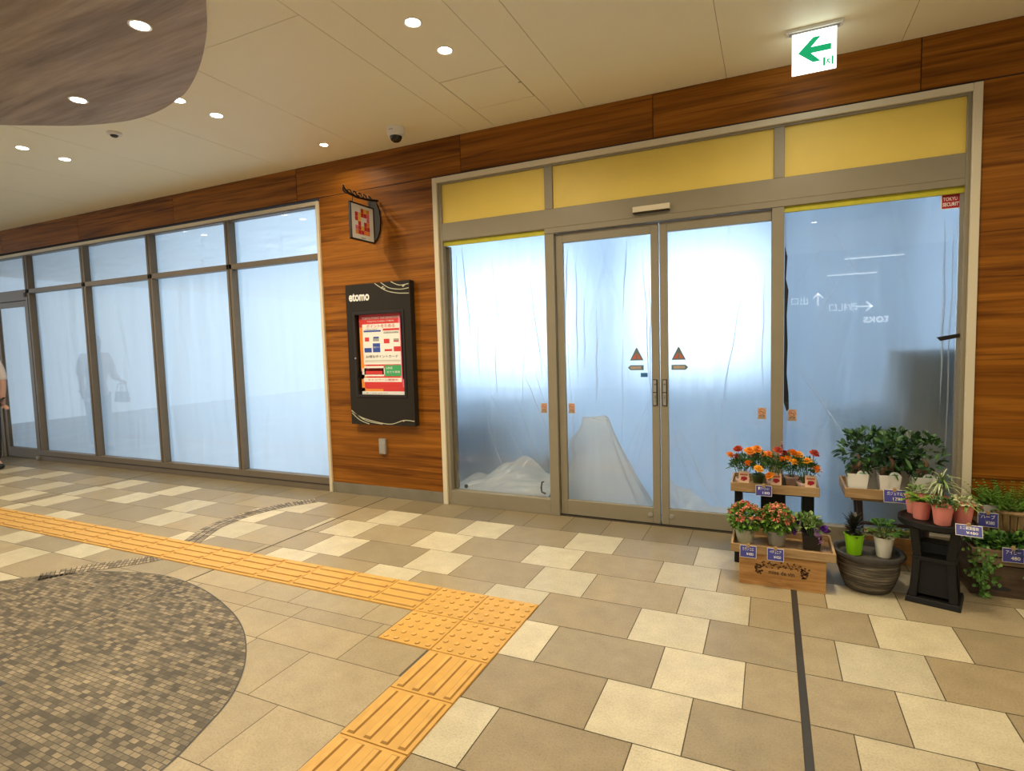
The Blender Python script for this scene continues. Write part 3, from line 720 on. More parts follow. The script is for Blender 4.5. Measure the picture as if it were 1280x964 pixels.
heap(-.74, -.10, 4.33, 4.46, lambda u, v: .08+.26*(1-u)**2*v+.04*ridge(u, v, .3, 9)*min(1, 3*v), 'plastic_heap', 'crumpled plastic film at foot of the right sliding door')
heap(.55, .95, 4.66, 4.80, lambda u, v: .90+.11*math.sin(PI*u)*v+.06*abs(math.sin(8*u))*v, 'plastic_heap', 'crumpled white plastic lying on the dark box behind the ficus plants')

# loose bits at the panes
b = MB(); pts = [(.085, 2.02), (.10, 1.95), (.092, 1.80), (.108, 1.72), (.098, 1.55), (.105, 1.35), (.100, 1.15), (.112, 1.02), (.115, .90), (.10, .89)]
b.prism([(.083, 2.05)]+pts+[(.083, .95)], 4.312, 4.316)
o = b.build('tape_strip', 'ink'); tag(o, 'ragged black tape strip hanging at left edge of the large right pane', 'tape')
b = MB(); b.prism([(.93, 1.375), (1.045, 1.395), (1.045, 1.372), (.95, 1.352)], FY+.02, FY+.035); o = b.build('latch_bar', 'black_metal'); tag(o, 'small black bar at the right jamb of the large pane', 'bar')
b = MB().tube([(.0, 0, .10), (-.018, 0, .095), (-.026, 0, .05), (-.022, 0, .01), (.012, 0, -.0)], [.006, .007, .007, .007, .008], 8)
o = b.build('pull_handle', 'black_metal', smooth=50); o.location = (-1.725, 4.318, .15); tag(o, 'bent black handle lying on plastic at foot of the left fixed pane', 'handle')
o = MB().lathe([(.004, 0), (.016, .004), (.018, .016), (.012, .026)], 14).build('rubber_stopper', 'black_plastic', smooth=50); o.location = (-2.47, 4.318, .155); o.rotation_euler = (PI/2, 0, 0); tag(o, 'small round dark stopper at bottom left of the left fixed pane', 'stopper')

# ------------------------------------------------------------------ lamps and ceiling fittings
def downlight(x, y, z, label, r=.048, k=1.0):
    t = thing('downlight', label, 'ceiling light', (x, y, z), 0, 'round ceiling downlights')
    MB().lathe([(r*.86, -.001), (r*1.1, -.004), (r*1.16, -.001), (r*1.16, 0)], 28, close=False).build('trim_ring', 'white_plastic', t, smooth=40)
    MB().lathe([(r*.88, -.0022), (r*.5, -.0035), (.003, -.0038)], 28).build('lamp_disc', 'lamp', t, smooth=60)
    ld = bpy.data.lights.new('bulb', 'AREA'); ld.shape = 'DISK'; ld.size = r*1.6; ld.energy = LAMP_W*k; ld.color = LAMP_COL; ld.spread = math.radians(150)
    lo = bpy.data.objects.new('bulb', ld); C.objects.link(lo); lo.parent = t; lo.location = (0, 0, -.012)
    return t
zs = H-.012
downlight(-3.096*.993, 2.052*.993, zs, 'bright round downlight in wood-grain ceiling panel, nearest the camera', .05, 1.7)
downlight(-4.353*.993, 2.413*.993, zs, 'round downlight in wood-grain ceiling panel, nearest its curved far edge', .05)
downlight(-3.77, 2.735, H, 'small round downlight just outside the curved edge of the wood-grain panel', .045)
downlight(-3.768, 3.03, H, 'round downlight in pale ceiling just beyond the wood-grain panel\'s curved corner', .045)
downlight(-5.736, 2.715, H, 'round downlight at far left of the pale ceiling, left one of the pair', .045)
downlight(-5.749, 3.035, H, 'round downlight at far left of the pale ceiling, right one of the pair', .045)
downlight(-3.517, 3.877, H, 'small round downlight close to the wood wall above the hanging sign', .035, .3)
downlight(-1.785, 2.704, H, 'round downlight above the access hatch, upper of the pair', .045)
downlight(-1.783, 3.034, H, 'round downlight above the access hatch, lower one nearer the hatch', .045)
for i, (x, y) in enumerate(((.2, 2.7), (.2, 3.03), (-1.785, .6), (.2, .6), (2.2, 2.7), (2.2, .6), (-3.8, -1.4), (-7.7, 2.72), (-7.7, 3.03), (-1.785, -1.5), (.6, -1.5))):
    downlight(x, y, H, 'round downlight overhead outside the photo, standing with the ceiling row', .045)

sd = thing('smoke_detector', 'white domed smoke detector on ceiling left of the curved wood-grain panel', 'smoke detector', (-4.75, 2.875, H))
MB().lathe([(.052, 0), (.052, -.010), (.044, -.018), (.03, -.021)], 28).build('base', 'white_plastic', sd, smooth=40)
MB().lathe([(.028, -.020), (.028, -.026), (.018, -.034), (.002, -.036)], 20).build('sensor_head', 'black_plastic', sd, smooth=40)
cm = thing('security_camera', 'white dome security camera on ceiling above the notice board', 'camera', (-2.755, 3.865, H))
MB().lathe([(.068, 0), (.068, -.045), (.064, -.062), (.055, -.070), (.048, -.070)], 32).build('housing', 'white_plastic', cm, smooth=40)
MB().lathe([(.049, -.068), (.048, -.080), (.040, -.098), (.024, -.110), (.002, -.114)], 28).build('dome', 'smoked', cm, smooth=60)
MB().box(-.02, .02, -.0695, -.066, -.034, -.029).build('label_mark', 'grey_print', cm)
ex = thing('exit_sign', 'lit emergency exit sign with green arrow hanging from ceiling', 'exit sign', (.218, 3.8, H))
MB().box(-.146, .146, -.03, .03, -.018, 0).build('base_plate', 'white_plastic', ex, bev=.003)
MB().box(-.128, .128, -.012, .012, -.026, -.018).build('lamp_housing', 'steel', ex)
ep = MB().box(-.113, .113, -.011, .011, -.25, -.026).build('lit_panel', 'exit_white', ex, bev=.002)
MB().prism([(-.083, -.137), (-.006, -.062), (.034, -.062), (-.016, -.114), (.086, -.114), (.086, -.148), (-.016, -.148), (.034, -.20), (-.006, -.20)][::-1], -.0125, -.0108).build('arrow', 'exit_green', ep)
pg = MB().box(.046, .098, -.0122, -.0108, -.232, -.185).build('pictogram', 'exit_green', ep)
MB().box(.058, .088, -.0128, -.0120, -.230, -.188, 0).build('doorway', 'exit_white', pg)
mn = MB(); mn.lathe([(.0035, -.0005), (.0035, .0005)], 10, (.077, 0, 0)); 
for i in range(len(mn.v)): x, y, z = mn.v[i]; mn.v[i] = (x, -.0132+z, -.194+y)
for q in (((.074, -.199), (.068, -.210)), ((.068, -.210), (.063, -.222)), ((.068, -.210), (.077, -.216)), ((.077, -.216), (.076, -.226)), ((.073, -.201), (.082, -.206)), ((.073, -.201), (.064, -.203))):
    (ax, az), (bx, bz) = q; d = Vector((bx-ax, bz-az)).normalized()*.0032; mn.prism([(ax-d.y, az+d.x), (bx-d.y, bz+d.x), (bx+d.y, bz-d.x), (ax+d.y, az-d.x)], -.0135, -.0126)
mn.build('running_figure', 'exit_green', pg)

# ------------------------------------------------------------------ notice board, poster, hanging sign, wall box
BY = 4.165
nb = thing('notice_board', 'tall black notice board lettered etomo on the wood wall', 'notice board', (-3.25, BY, .70))
bm_ = MB(); W_, T_ = .36, 1.30
bm_.box(-W_, W_, 0, .065, 0, .255); bm_.box(-W_, W_, 0, .065, 1.045, T_); bm_.box(-W_, -.287, 0, .065, .255, 1.045); bm_.box(.287, W_, 0, .065, .255, 1.045); bm_.box(-.287, .287, .04, .065, .255, 1.045)
bm_.build('panel', 'board_black', nb)
cf = MB(); 
for x0, x1, z0, z1 in ((-.287, -.262, .255, 1.045), (.262, .287, .255, 1.045), (-.262, .262, .255, .28), (-.262, .262, 1.02, 1.045)): cf.box(x0, x1, -.006, .03, z0, z1)
cf.build('case_frame', 'black_metal', nb, bev=.002)
MB().lathe([(.008, 0), (.008, .006)], 12).build('lock', 'steel', nb, (-.272, -.006, .62)).rotation_euler = (PI/2, 0, 0)
text('etomo', .115, 'white_paper', nb, (-.205, -.0012, 1.185), width=.235, bold=.0035)
def vine(pts, name='vine_line'):
    m = MB()
    for c in pts:
        c = spline(c, 8, False); R2 = ribbon(c, .0035)
        for i in range(len(R2)-1):
            (n0, p0, w), (n1, p1, _) = R2[i], R2[i+1]; a, b2, c2, d2 = p0-n0*w, p1-n1*w, p1+n1*w, p0+n0*w
            m.quad(*[(q.x, -.0012, q.y) for q in (a, b2, c2, d2)])
    return m
v = vine([[(-.02, 1.295), (.10, 1.225), (.22, 1.195), (.35, 1.185)], [(.05, 1.298), (.14, 1.245), (.26, 1.225), (.35, 1.232)], [(.16, 1.298), (.25, 1.262), (.35, 1.268)],
          [(-.355, .125), (-.24, .065), (-.06, .025), (.10, .012), (.24, .05), (.355, .045)], [(-.35, .105), (-.26, .04), (-.15, .004)], [(-.355, .13), (-.2, .04), (0, .008)]])
for (x, z) in ((.07, 1.258), (.085, 1.243), (.055, 1.25), (.29, 1.25), (.30, 1.258), (-.22, .05), (.235, .045)):
    m_ = v; m_.prism([(x-.012, z), (x, z+.007), (x+.014, z), (x, z-.007)], -.0014, -.0004)
v.build('vine_pattern', 'gold_line', nb, fix=False)
po = thing('poster', 'red and white point-card information poster inside the black notice board', 'poster', (-3.25, BY+.036, .70))
PX, Z0, Z1 = .245, .272, 1.025
def P_(m, *rects, y=.0006, z=None):
    b = MB()
    for x0, x1, z0, z1 in rects: b.box(-PX+2*PX*x0, -PX+2*PX*x1, -y, 0, Z0+(Z1-Z0)*z0, Z0+(Z1-Z0)*z1)
    return b.build
MBs = P_('red', (0, 1, 0, 1), y=.002)('sheet', 'white_paper', po)
P_('x', (0, 1, .05, 1), y=.0024)('red_field', 'red', po)
P_('x', (0, .5, .05, .09), (0, .12, .2, .84), (0, .07, .05, .3), y=.0027)('orange_field', 'orange', po)
P_('x', (.9, 1, .2, .97), (.95, 1, .1, .97), y=.0027)('pink_field', 'pink', po)
P_('x', (.07, .93, .38, .875), y=.003)('white_panel', 'white_paper', po)
P_('x', (.10, .50, .78, .80), (.30, .47, .53, .64), (.10, .27, .53, .585), (.32, .45, .70, .72), y=.0034)('blue_print', 'blue_print', po)
P_('x', (.12, .22, .665, .715), (.56, .69, .635, .69), (.78, .90, .65, .665), (.57, .74, .54, .565), (.78, .94, .535, .595), (.55, .92, .79, .815), y=.0034)('red_print', 'red', po)
P_('x', (.31, .45, .665, .70), (.78, .90, .665, .69), (.56, .9, .755, .765), (.1, .92, .425, .432), (.1, .92, .41, .415), y=.0034)('grey_print', 'grey_print', po)
P_('x', (.07, .53, .235, .36), (.05, .93, .165, .215), (.02, .55, .255, .335), y=.003)('lower_panels', 'white_paper', po)
P_('x', (.55, .93, .235, .37), y=.003)('green_panel', 'green_print', po)
P_('x', (.1, .5, .26, .30), (.16, .9, .115, .145), (.1, .5, .08, .09), y=.0036)('red_lines', 'red', po)
def pt(s, size, m, u, w, wd=None): text(s, size, m, po, (-PX+2*PX*u, -.0042, Z0+(Z1-Z0)*w), ext=.0002, width=wd)
pt('TOKYU POINT INFORMATION', .03, 'white_paper', .5, .945, .42); pt('TOKYU CARD ご案内', .016, 'white_paper', .5, .905, .3)
pt('ポイントをためる', .036, 'red', .5, .845, .32); pt('TOKYU POINT', .014, 'ink', .28, .81, .14); pt('TOKYU CARD', .014, 'ink', .73, .77, .16)
pt('お得なポイントカード', .03, 'ink', .5, .475, .36); pt('LINE', .03, 'white_paper', .66, .335, .07); pt('友だち募集', .022, 'white_paper', .75, .285, .15)
pt('ポイントアプリ', .03, 'red', .30, .315, .18); pt('キャンペーン実施中', .022, 'red', .5, .19, .34); pt('東急ポイント', .016, 'white_paper', .4, .59, .08); pt('詳しくはホームページへ', .012, 'ink', .35, .025, .25)
hs = thing('hanging_sign', 'small framed red and orange sign projecting on a black scroll bracket', 'hanging sign', (-3.235, 4.235, 2.5))
cp = [(0, .29), (-.055, .275), (-.085, .235)]+[(-.02-.0*k, .2-.0*k) for k in range(0)]
pl = MB(); arc = [(-.012-.085*math.sin(PI*t)*1.0, .27-.44*t) for t in [k/14 for k in range(15)]]
pl.v = []; poly = [(-.0, .285)]+arc+[(-.0, -.18)]
def prism_yz(m, poly, x0, x1):
    i = len(m.v); k = len(poly); m.v += [(x0, y, z) for y, z in poly]+[(x1, y, z) for y, z in poly]
    m.face(range(i, i+k)); m.face(range(i+2*k-1, i+k-1, -1))
    for j in range(k): m.face((i+j, i+(j+1) % k, i+k+(j+1) % k, i+k+j))
    return m
pl.prism([(-.115, .285), (-.075, .27), (-.02, .22), (.008, .15), (.018, .06), (.008, -.03), (-.02, -.09), (-.06, -.13), (-.085, -.13)], -.018, -.001); pl.build('wall_plate', 'black_metal', hs)
ar = MB().tube([(0, -.02, .235), (0, -.15, .215), (0, -.30, .205), (0, -.40, .215), (0, -.455, .245), (0, -.47, .275)], [.011, .009, .009, .009, .008, .006], 8)
ar.tube([(0, -.40, .215), (0, -.44, .21), (0, -.47, .225), (0, -.475, .245)], .006, 6)
for k in range(5):
    y = -.10-.065*k; ar.tube([(0, y, .21), (0, y-.02, .245), (0, y-.05, .248), (0, y-.058, .225), (0, y-.04, .218)], .0055, 6)
ar.build('scroll_bracket', 'black_metal', hs, smooth=50)
fr = MB(); y0, y1, z0, z1 = -.405, -.09, -.16, .155
for a, b2, c2, d2 in ((y0, y1, z0, z0+.012), (y0, y1, z1-.012, z1), (y0, y0+.012, z0, z1), (y1-.012, y1, z0, z1)): fr.box(-.012, .012, a, b2, c2, d2)
fr.build('frame', 'black_metal', hs, bev=.002)
for y in (-.36, -.13): MB().tube([(0, y, .15), (0, y, .21)], .003, 6).build('hanger', 'black_metal', hs)
sg = MB().box(-.006, .006, y0+.01, y1-.01, z0+.01, z1-.01).build('sign_panel', 'white_paper', hs)
cell = {}
rg = random.Random(5)
cols_ = {'red': MB(), 'orange': MB(), 'poster_yellow': MB(), 'pink': MB()}
gy0, gz0, cw = -.345, -.105, .038
for i in range(5):
    for j in range(6):
        if rg.random() < .2: continue
        k = rg.choice(['red', 'red', 'orange', 'poster_yellow', 'pink']); a = gy0+i*cw; c0 = gz0+j*cw*.98
        cols_[k].box(.0062, .0068, a+.001, a+cw-.001, c0, c0+cw*.94); cols_[k].box(-.0068, -.0062, a+.001, a+cw-.001, c0, c0+cw*.94)
for k, m_ in cols_.items(): m_.build('colour_pattern', k, sg)
text('etomo', .022, 'ink', sg, (-.0066, -.245, -.132), rot=(PI/2, 0, -PI/2), ext=.0002); text('etomo', .022, 'ink', sg, (.0066, -.245, -.132), rot=(PI/2, 0, PI/2), ext=.0002)
wb = thing('outlet_box', 'small grey outlet box on wood wall below the notice board', 'outlet box', (-3.30, FY, .49))
MB().box(-.038, .038, -.03, 0, -.072, .072).build('housing', 'steel', wb, bev=.004)
MB().box(-.030, .030, -.034, -.028, -.062, .03).build('cover', 'steel', wb, bev=.003)

# ------------------------------------------------------------------ plant helpers
rn = random.Random(21)
def U(a, b): return rn.uniform(a, b)
def sph(): 
    z = U(-1, 1); a = U(0, 2*PI); r = math.sqrt(1-z*z); return Vector((r*math.cos(a), r*math.sin(a), z))
def round_pot(root, rt, rb, h, m, name='pot', lip=.006, soil=True):
    t = rt*.06+.002
    MB().lathe([(rb*.9, 0), (rb, .003), (rt-.002, h-lip*2), (rt+.002, h-lip*2), (rt+.003, h), (rt-t, h), (rt-t*1.5, h-.012)], 28).build(name, m, root, smooth=40)
    if soil: MB().lathe([(rt-t*1.2, h-.016), (rt*.5, h-.009), (.002, h-.007)], 20).build('soil', 'soil', root, smooth=60)
def square_pot(root, wt, wb_, h, m):
    b = MB(); w = wt/2; q = wb_/2; t = .005; i = 0
    for hw, z in ((q, 0), (w, h), (w-t, h), (w-t*1.4, h-.014)): b.v += [(-hw,-hw,z),(hw,-hw,z),(hw,hw,z),(-hw,hw,z)]
    b.face((3,2,1,0)); 
    for j in range(3):
        for k in range(4): a, c = 4*j+k, 4*j+(k+1) % 4; b.face((a, c, c+4, a+4))
    b.face((12,13,14,15)); b.build('pot', m, root, bev=.002)
    MB().box(-w+t*1.2, w-t*1.2, -w+t*1.2, w-t*1.2, h-.016, h-.012).build('soil', 'soil', root)
def bush(n, ctr, rad, L, W, hemi=True, droop=.2, outw=.7, m=0, b=None):
    b = b or MB(); c = Vector(ctr)
    for _ in range(n):
        d = sph()
        if hemi and d.z < -.15: d.z *= -.5
        k = U(.45, 1)**.5; p = c+Vector((d.x*rad[0], d.y*rad[1], d.z*rad[2]))*k
        dr_ = (d*outw+sph()*.6+Vector((0,0,.35))).normalized()
        b.leaf(p, dr_, sph()*.5+Vector((0,0,1)), L*U(.7, 1.25), W*U(.7, 1.2), droop, m)
    return b
def stems(n, z0, z1, r, rad=.003, spread=.8):
    b = MB()
    for k in range(n):
        a = 2*PI*k/n+U(-.3, .3); q = r*spread*U(.5, 1); b.tube([(0.2*q*math.cos(a), .2*q*math.sin(a), z0), (.6*q*math.cos(a), .6*q*math.sin(a), (z0+z1)/2), (q*math.cos(a), q*math.sin(a), z1)], rad, 5)
    return b
def blossom(R):
    b = MB()
    for lay, (k, rr_, zz, tilt) in enumerate(((14, 1.0, 0, .15), (12, .82, .2, .5), (9, .58, .38, .9), (6, .3, .5, 1.25))):
        for i in range(k):
            a = 2*PI*i/k+lay*.3; d = Vector((math.cos(a)*math.cos(tilt), math.sin(a)*math.cos(tilt), math.sin(tilt)))
            b.leaf((d.x*R*.15, d.y*R*.15, zz*R), d, (0, 0, 1), R*rr_*U(.85, 1.05), R*.5, .15, 0, (.3, .9, 1.0, .65))
    b.lathe([(R*.2, -R*.5), (R*.32, -R*.15), (R*.1, R*.3)], 8); return b
BL = {}
def flower(root, kind, p, tilt, R=.021, name='flower'):
    if kind not in BL:
        o = blossom(.021).build(name, kind, root, smooth=60, fix=False); BL[kind] = o.data
    else: o = bpy.data.objects.new(name, BL[kind]); C.objects.link(o); o.parent = root
    o.location = p; o.rotation_euler = (tilt[0], tilt[1], U(0, 6)); k = R/.021; o.scale = (k, k, k)
    return o
def card(root, w, h, loc, rx, m, rz=0, name='picture_tag'):
    o = MB().box(-w/2, w/2, -.001, .001, 0, h).build(name, m, root, loc); o.rotation_euler = (rx, 0, rz); return o

# ------------------------------------------------------------------ flower stand on the left
TZ = .525
def tray(name, label, x0, x1, y0, y1, z0, h, m, floor_t=.008):
    t = thing(name, label, 'tray', ((x0+x1)/2, (y0+y1)/2, z0)); hx, hy = (x1-x0)/2, (y1-y0)/2; w = .012
    MB().box(-hx+.004, hx-.004, -hy+.004, hy-.004, 0, floor_t).build('bottom', m, t)
    for q in ((-hx, hx, -hy, -hy+w), (-hx, hx, hy-w, hy), (-hx, -hx+w, -hy+w, hy-w), (hx-w, hx, -hy+w, hy-w)):
        MB().box(*q, 0, h).build('side', m, t, bev=.002)
    return t
ts = thing('tray_stand', 'black three-legged stand holding the marigold tray in front of the door', 'stand', (.02, 3.79, 0))
for x, w in ((-.20, .022), (-.004, .068), (.185, .032)):
    MB().frustum((x-w*1.05, x+w*1.05, -.09, .05), (x-w, x+w, -.09, .05), 0, .452).build('leg', 'stand_plastic', ts, bev=.004)
MB().box(-.222, .217, -.10, .10, .452, .466).build('top_plate', 'stand_plastic', ts, bev=.003)
tray('wooden_tray', 'shallow wooden tray of marigolds on the black stand', -.222, .262, 3.65, 3.93, .467, .055, 'tray_wood')
def marigold(label, x, y, z, rot, pm, flowers, picture=True, tagx=.0):
    t = thing('potted_marigold', label, 'potted flower', (x, y, z), 0, 'potted marigolds on the upper tray')
    round_pot(t, .040, .028, .066, pm)
    if picture:
        c_ = card(t, .058, .072, (tagx, -.043, .045), -.12, 'tag_tan')
        MB().prism([(-.018, .018), (0, .012), (.018, .022), (.02, .034), (.006, .04), (-.014, .038)], -.002, -.0008).build('flower_picture', 'crimson', c_)
        MB().box(-.022, .022, -.002, -.0008, .046, .056).build('print_band', 'sticker_red', c_)
    b = bush(330, (0, .0, .135), (.066, .058, .075), .036, .009, True, .2); stems(7, .05, .15, .05, .0025).build('stems', 'stem', t)
    b.build('foliage', 'marigold_leaf', t, smooth=60, fix=False)
    for kind, dx, dy, dz, R in flowers:
        dx, dy, dz, R = dx*1.12, dy*1.1, .105+(dz-.10)*1.4, R*1.28
        flower(t, kind, (dx, dy, dz), (U(.15, .6), U(-.35, .35)), R)
        f = MB().tube([(dx*.5, dy*.5, .10), (dx*.9, dy*.9, dz-.02), (dx, dy, dz-.004)], .002, 5).build('flower_stalk', 'stem', t)
    return t
Zt = .475
PO, PY, PR = 'petal_orange', 'petal_yellow', 'petal_red'
marigold('marigold in pink printed pot at left end of the upper tray, dark red blooms', -.155, 3.70, Zt, 0, 'pot_print', [(PO, -.065, -.02, .175, .019), (PR, -.025, .0, .20, .020), (PR, -.035, -.03, .17, .018), (PO, .035, -.01, .195, .023), (PO, .07, .02, .20, .023), (PO, .03, -.05, .145, .021)], True, .008)
marigold('marigold in pink printed pot at centre of the upper tray beside the price card', .02, 3.70, Zt, 0, 'pot_print', [(PO, -.03, -.01, .185, .021), (PR, .02, .01, .20, .021), (PO, .035, -.01, .165, .020), (PR, .05, .03, .185, .02), (PY, -.075, -.055, .125, .022), (PO, -.02, -.06, .10, .021)], True, .012)
marigold('marigold in pink printed pot at right end of the upper tray, yellow-orange blooms', .185, 3.70, Zt, 0, 'pot_print', [(PO, -.06, 0, .195, .022), (PY, -.03, .01, .185, .022), (PY, -.055, -.04, .16, .021), (PY, .01, -.03, .165, .022), (PR, .045, .0, .195, .022), (PO, .055, -.05, .135, .025)], True, .03)
marigold('marigold in plain green pot at back of the upper tray, left of centre', -.07, 3.83, Zt, 0, 'pot_green', [(PO, .03, .0, .165, .02), (PR, -.03, -.01, .16, .019)], False)
marigold('marigold in printed pot at back right of the upper tray, mostly hidden', .12, 3.85, Zt, 0, 'pot_print', [(PO, -.02, -.02, .15, .02)], False)
# pink spire behind the marigolds
t = thing('potted_spire_flower', 'slim pink flower spire with grey leaves behind the marigolds', 'potted flower', (.065, 3.86, Zt))
round_pot(t, .03, .022, .06, 'pot_grey')
b = MB(); b.tube([(0, 0, .05), (.002, 0, .14), (0, 0, .26)], .003, 6); b.build('stem', 'stem', t)
b = MB()
for k in range(90):
    z = U(.17, .275); a = U(0, 6.28); r = .014*(1-(z-.17)/.13)+.004; b.leaf((0, 0, z), (math.cos(a), math.sin(a), .5), (0, 0, 1), r*1.4, .009, .1)
b.build('flower_spire', 'petal_pink', t, fix=False)
bush(60, (0, 0, .10), (.03, .03, .06), .03, .007).build('foliage', 'spider_leaf', t, fix=False)

# price cards
def price(label, x, y, z, rz, w, h, l1, l2, tilt=-.25):
    t = thing('price_tag', label, 'price tag', (x, y, z), rz)
    c_ = MB().box(-w/2, w/2, -.0012, 0, -h, 0).build('card', 'tag_blue', t); c_.rotation_euler = (tilt, 0, 0)
    text(l1, h*.34, 'white_paper', c_, (0, -.0016, -h*.30), ext=.0002, width=w*.72); text(l2, h*.34, 'white_paper', c_, (w*.12, -.0016, -h*.72), ext=.0002, width=w*.45)
    MB().box(-.008, .008, -.006, .010, -.008, .012).build('clip', 'tray_wood', t, bev=.002)
    MB().box(-w/2-.002, w/2+.002, -.0008, .0006, -h-.002, .003).build('sleeve', 'white_plastic', c_)
    return t
price('blue price card clipped to front of the marigold tray', -.035, 3.638, .515, 0, .085, .058, '♥マリーゴールド', '180')
# ---- wine crate with flowered tray
cr = thing('wooden_crate', 'orange-brown wooden wine crate printed with grapes under the lower tray', 'crate', (.059, 3.54, 0))
hx, hy, hh, w = .219, .15, .185, .014
for q in ((-hx, hx, -hy, -hy+w), (-hx, hx, hy-w, hy)): MB().box(*q, 0, hh).build('long_side', 'crate_wood', cr, bev=.002)
for q in ((-hx, -hx+w, -hy+w, hy-w), (hx-w, hx, -hy+w, hy-w)): MB().box(*q, 0, hh).build('short_side', 'crate_wood', cr, bev=.002)
MB().box(-hx+w, hx-w, -hy+w, hy-w, .004, .016).build('bottom', 'crate_wood', cr)
pr = MB()
for cx, s in ((-.115, 1), (.115, -1)):
    for k in range(26):
        r = .0055; row_ = 0; x = cx+U(-.024, .024)*(1-.5*(k/26)); z = .125-.055*(k/26)+U(-.006, .006)
        pr.prism([(x+r*math.cos(a), z+r*math.sin(a)) for a in [2*PI*i/9 for i in range(9)]], -hy-.0008, -hy+.001)
for k in range(46):
    x = -.10+.2*k/45; z = .128+.012*math.sin(k*.9)+U(-.008, .008); a = U(0, 6); r = U(.005, .009)
    pr.prism([(x+r*math.cos(a), z+r*math.sin(a)*.7), (x+r*.5*math.cos(a+1.7), z+r*.5*math.sin(a+1.7)), (x-r*math.cos(a), z-r*math.sin(a)*.7), (x+r*.5*math.cos(a-1.5), z+r*.5*math.sin(a-1.5))], -hy-.0008, -hy+.001)
pr.build('grape_print', 'print_brown', cr, fix=False)
text('mise de vin', .032, 'print_brown', cr, (.0, -hy-.0006, .085), ext=.0003, width=.13, bold=.0006)
tray('wooden_tray', 'wooden tray of coral and purple flowers on the wine crate', -.205, .322, 3.372, 3.70, .186, .048, 'tray_wood')
def kalanchoe(label, x, y, pm, R=.075):
    t = thing('potted_kalanchoe', label, 'potted flower', (x, y, .195), 0, 'coral-flowered pots on the lower tray')
    round_pot(t, .056, .042, .088, pm)
    bush(760, (0, 0, .15), (R, R*.9, .082), .028, .016, False, .2).build('foliage', 'kalanchoe_leaf', t, smooth=60, fix=False)
    stems(8, .06, .16, .06, .003).build('stems', 'stem', t)
    b = MB()
    for _ in range(58):
        d = sph(); d.z = abs(d.z)*.9+.1; d.normalize(); c = Vector((0, 0, .145))+Vector((d.x*R*1.0, d.y*R*.95, d.z*.092))
        for k in range(7):
            e = (d+sph()*.9).normalized(); q = c+sph()*.009
            for a in range(4):
                s_ = sph(); b.leaf(q, s_, e, .009, .007, 0)
    b.build('flower_clusters', 'coral', t, fix=False); return t
kalanchoe('coral-flowered plant in pale sage pot at left end of the lower tray', -.135, 3.53, 'pot_sage', .09)
kalanchoe('coral-flowered plant in grey pot at middle of the lower tray', .035, 3.545, 'pot_grey', .09)
t = thing('potted_petunia', 'purple petunia with variegated leaves in black pot on the lower tray', 'potted flower', (.215, 3.55, .195))
square_pot(t, .10, .08, .085, 'black_plastic')
bush(190, (-.02, 0, .125), (.09, .06, .065), .036, .02).build('foliage', 'petunia_leaf', t, smooth=60, fix=False)
stems(8, .05, .15, .06, .003).build('stems', 'stem', t)
for kind, x, y, z, R in (('petal_purple', -.085, .0, .15, .026), ('petal_purple', -.09, -.03, .09, .028), ('petal_purple', .06, -.02, .125, .024), ('petal_purple', .075, .0, .105, .022), ('petal_lilac', .035, -.045, .08, .02), ('petal_lilac', .045, -.05, .055, .018), ('petal_lilac', .025, -.03, .125, .018), ('petal_lilac', .03, -.045, .105, .02)): flower(t, kind, (x, y, z), (U(.4, .9), U(-.4, .4)), R)
price('blue price card clipped at left of the wine crate tray front', -.112, 3.36, .232, 0, .082, .062, 'カランコエ', '¥480')
price('blue price card clipped at middle of the wine crate tray front', .028, 3.36, .232, 0, .08, .062, 'ペチュニア', '¥450')

# ------------------------------------------------------------------ ficus table
ft = thing('side_table', 'small wooden table with dark legs under the ficus tray', 'table', (.62, 3.84, 0))
MB().box(-.19, .24, -.085, .13, .44, .475).build('tabletop', 'crate_wood', ft, bev=.004)
for x, y in ((-.14, -.045), (-.14, .10), (.19, -.045), (.19, .10)):
    s = 1 if x < 0 else -1
    MB().tube([(x-.02*s, y, 0), (x+.01*s, y, .22), (x-.005*s, y, .45)], [.016, .014, .017], 8).build('leg', 'leg_wood', ft, smooth=50)
MB().tube([(-.135, -.045, .30), (.185, -.045, .30)], .01, 8).build('stretcher', 'leg_wood', ft)
tray('wooden_tray', 'shallow wooden tray of white ficus pots on the small table', .39, .86, 3.665, 3.985, .476, .055, 'tray_wood')
def ficus(label, x, y, rz, n=120, R=.085):
    t = thing('potted_ficus', label, 'potted plant', (x, y, .485), rz, 'ficus plants in square white pots')
    square_pot(t, .108, .082, .128, 'pot_white')
    b = MB().tube([(-.03, 0, .11), (-.022, .005, .15), (.01, 0, .165), (.02, -.004, .195), (.0, 0, .23)], [.018, .017, .014, .011, .007], 9)
    b.tube([(.02, 0, .11), (.012, .004, .15), (.01, 0, .17)], [.014, .013, .011], 8); b.build('trunk', 'bark', t, smooth=60)
    bush(n, (0, 0, .24), (R, R*.85, .122), .052, .026, False, .2, .5).build('crown', 'ficus_leaf', t, smooth=60, fix=False)
    lb = MB().prism([(.028*math.cos(a), .028*math.sin(a)*.85) for a in [PI*i/12 for i in range(13)]], -.001, .001).build('plant_label', 'white_paper', t, (.022, -.045, .124)); lb.rotation_euler = (-.15, 0, -rz)
    MB().prism([(-.02, .004), (.02, .004), (.012, .010), (-.012, .010)], -.0016, -.0008).build('label_print', 'green_print', lb)
    return t
ficus('ficus in square white pot at left front of the ficus tray', .455, 3.735, 0, 150, .085)
ficus('ficus in square white pot at centre front of the ficus tray', .61, 3.735, 0, 150, .095)
ficus('ficus in square white pot at right front of the ficus tray', .765, 3.735, 0, 150, .095)
ficus('ficus in square white pot at back of the ficus tray, left of centre', .545, 3.885, .0, 190, .105)
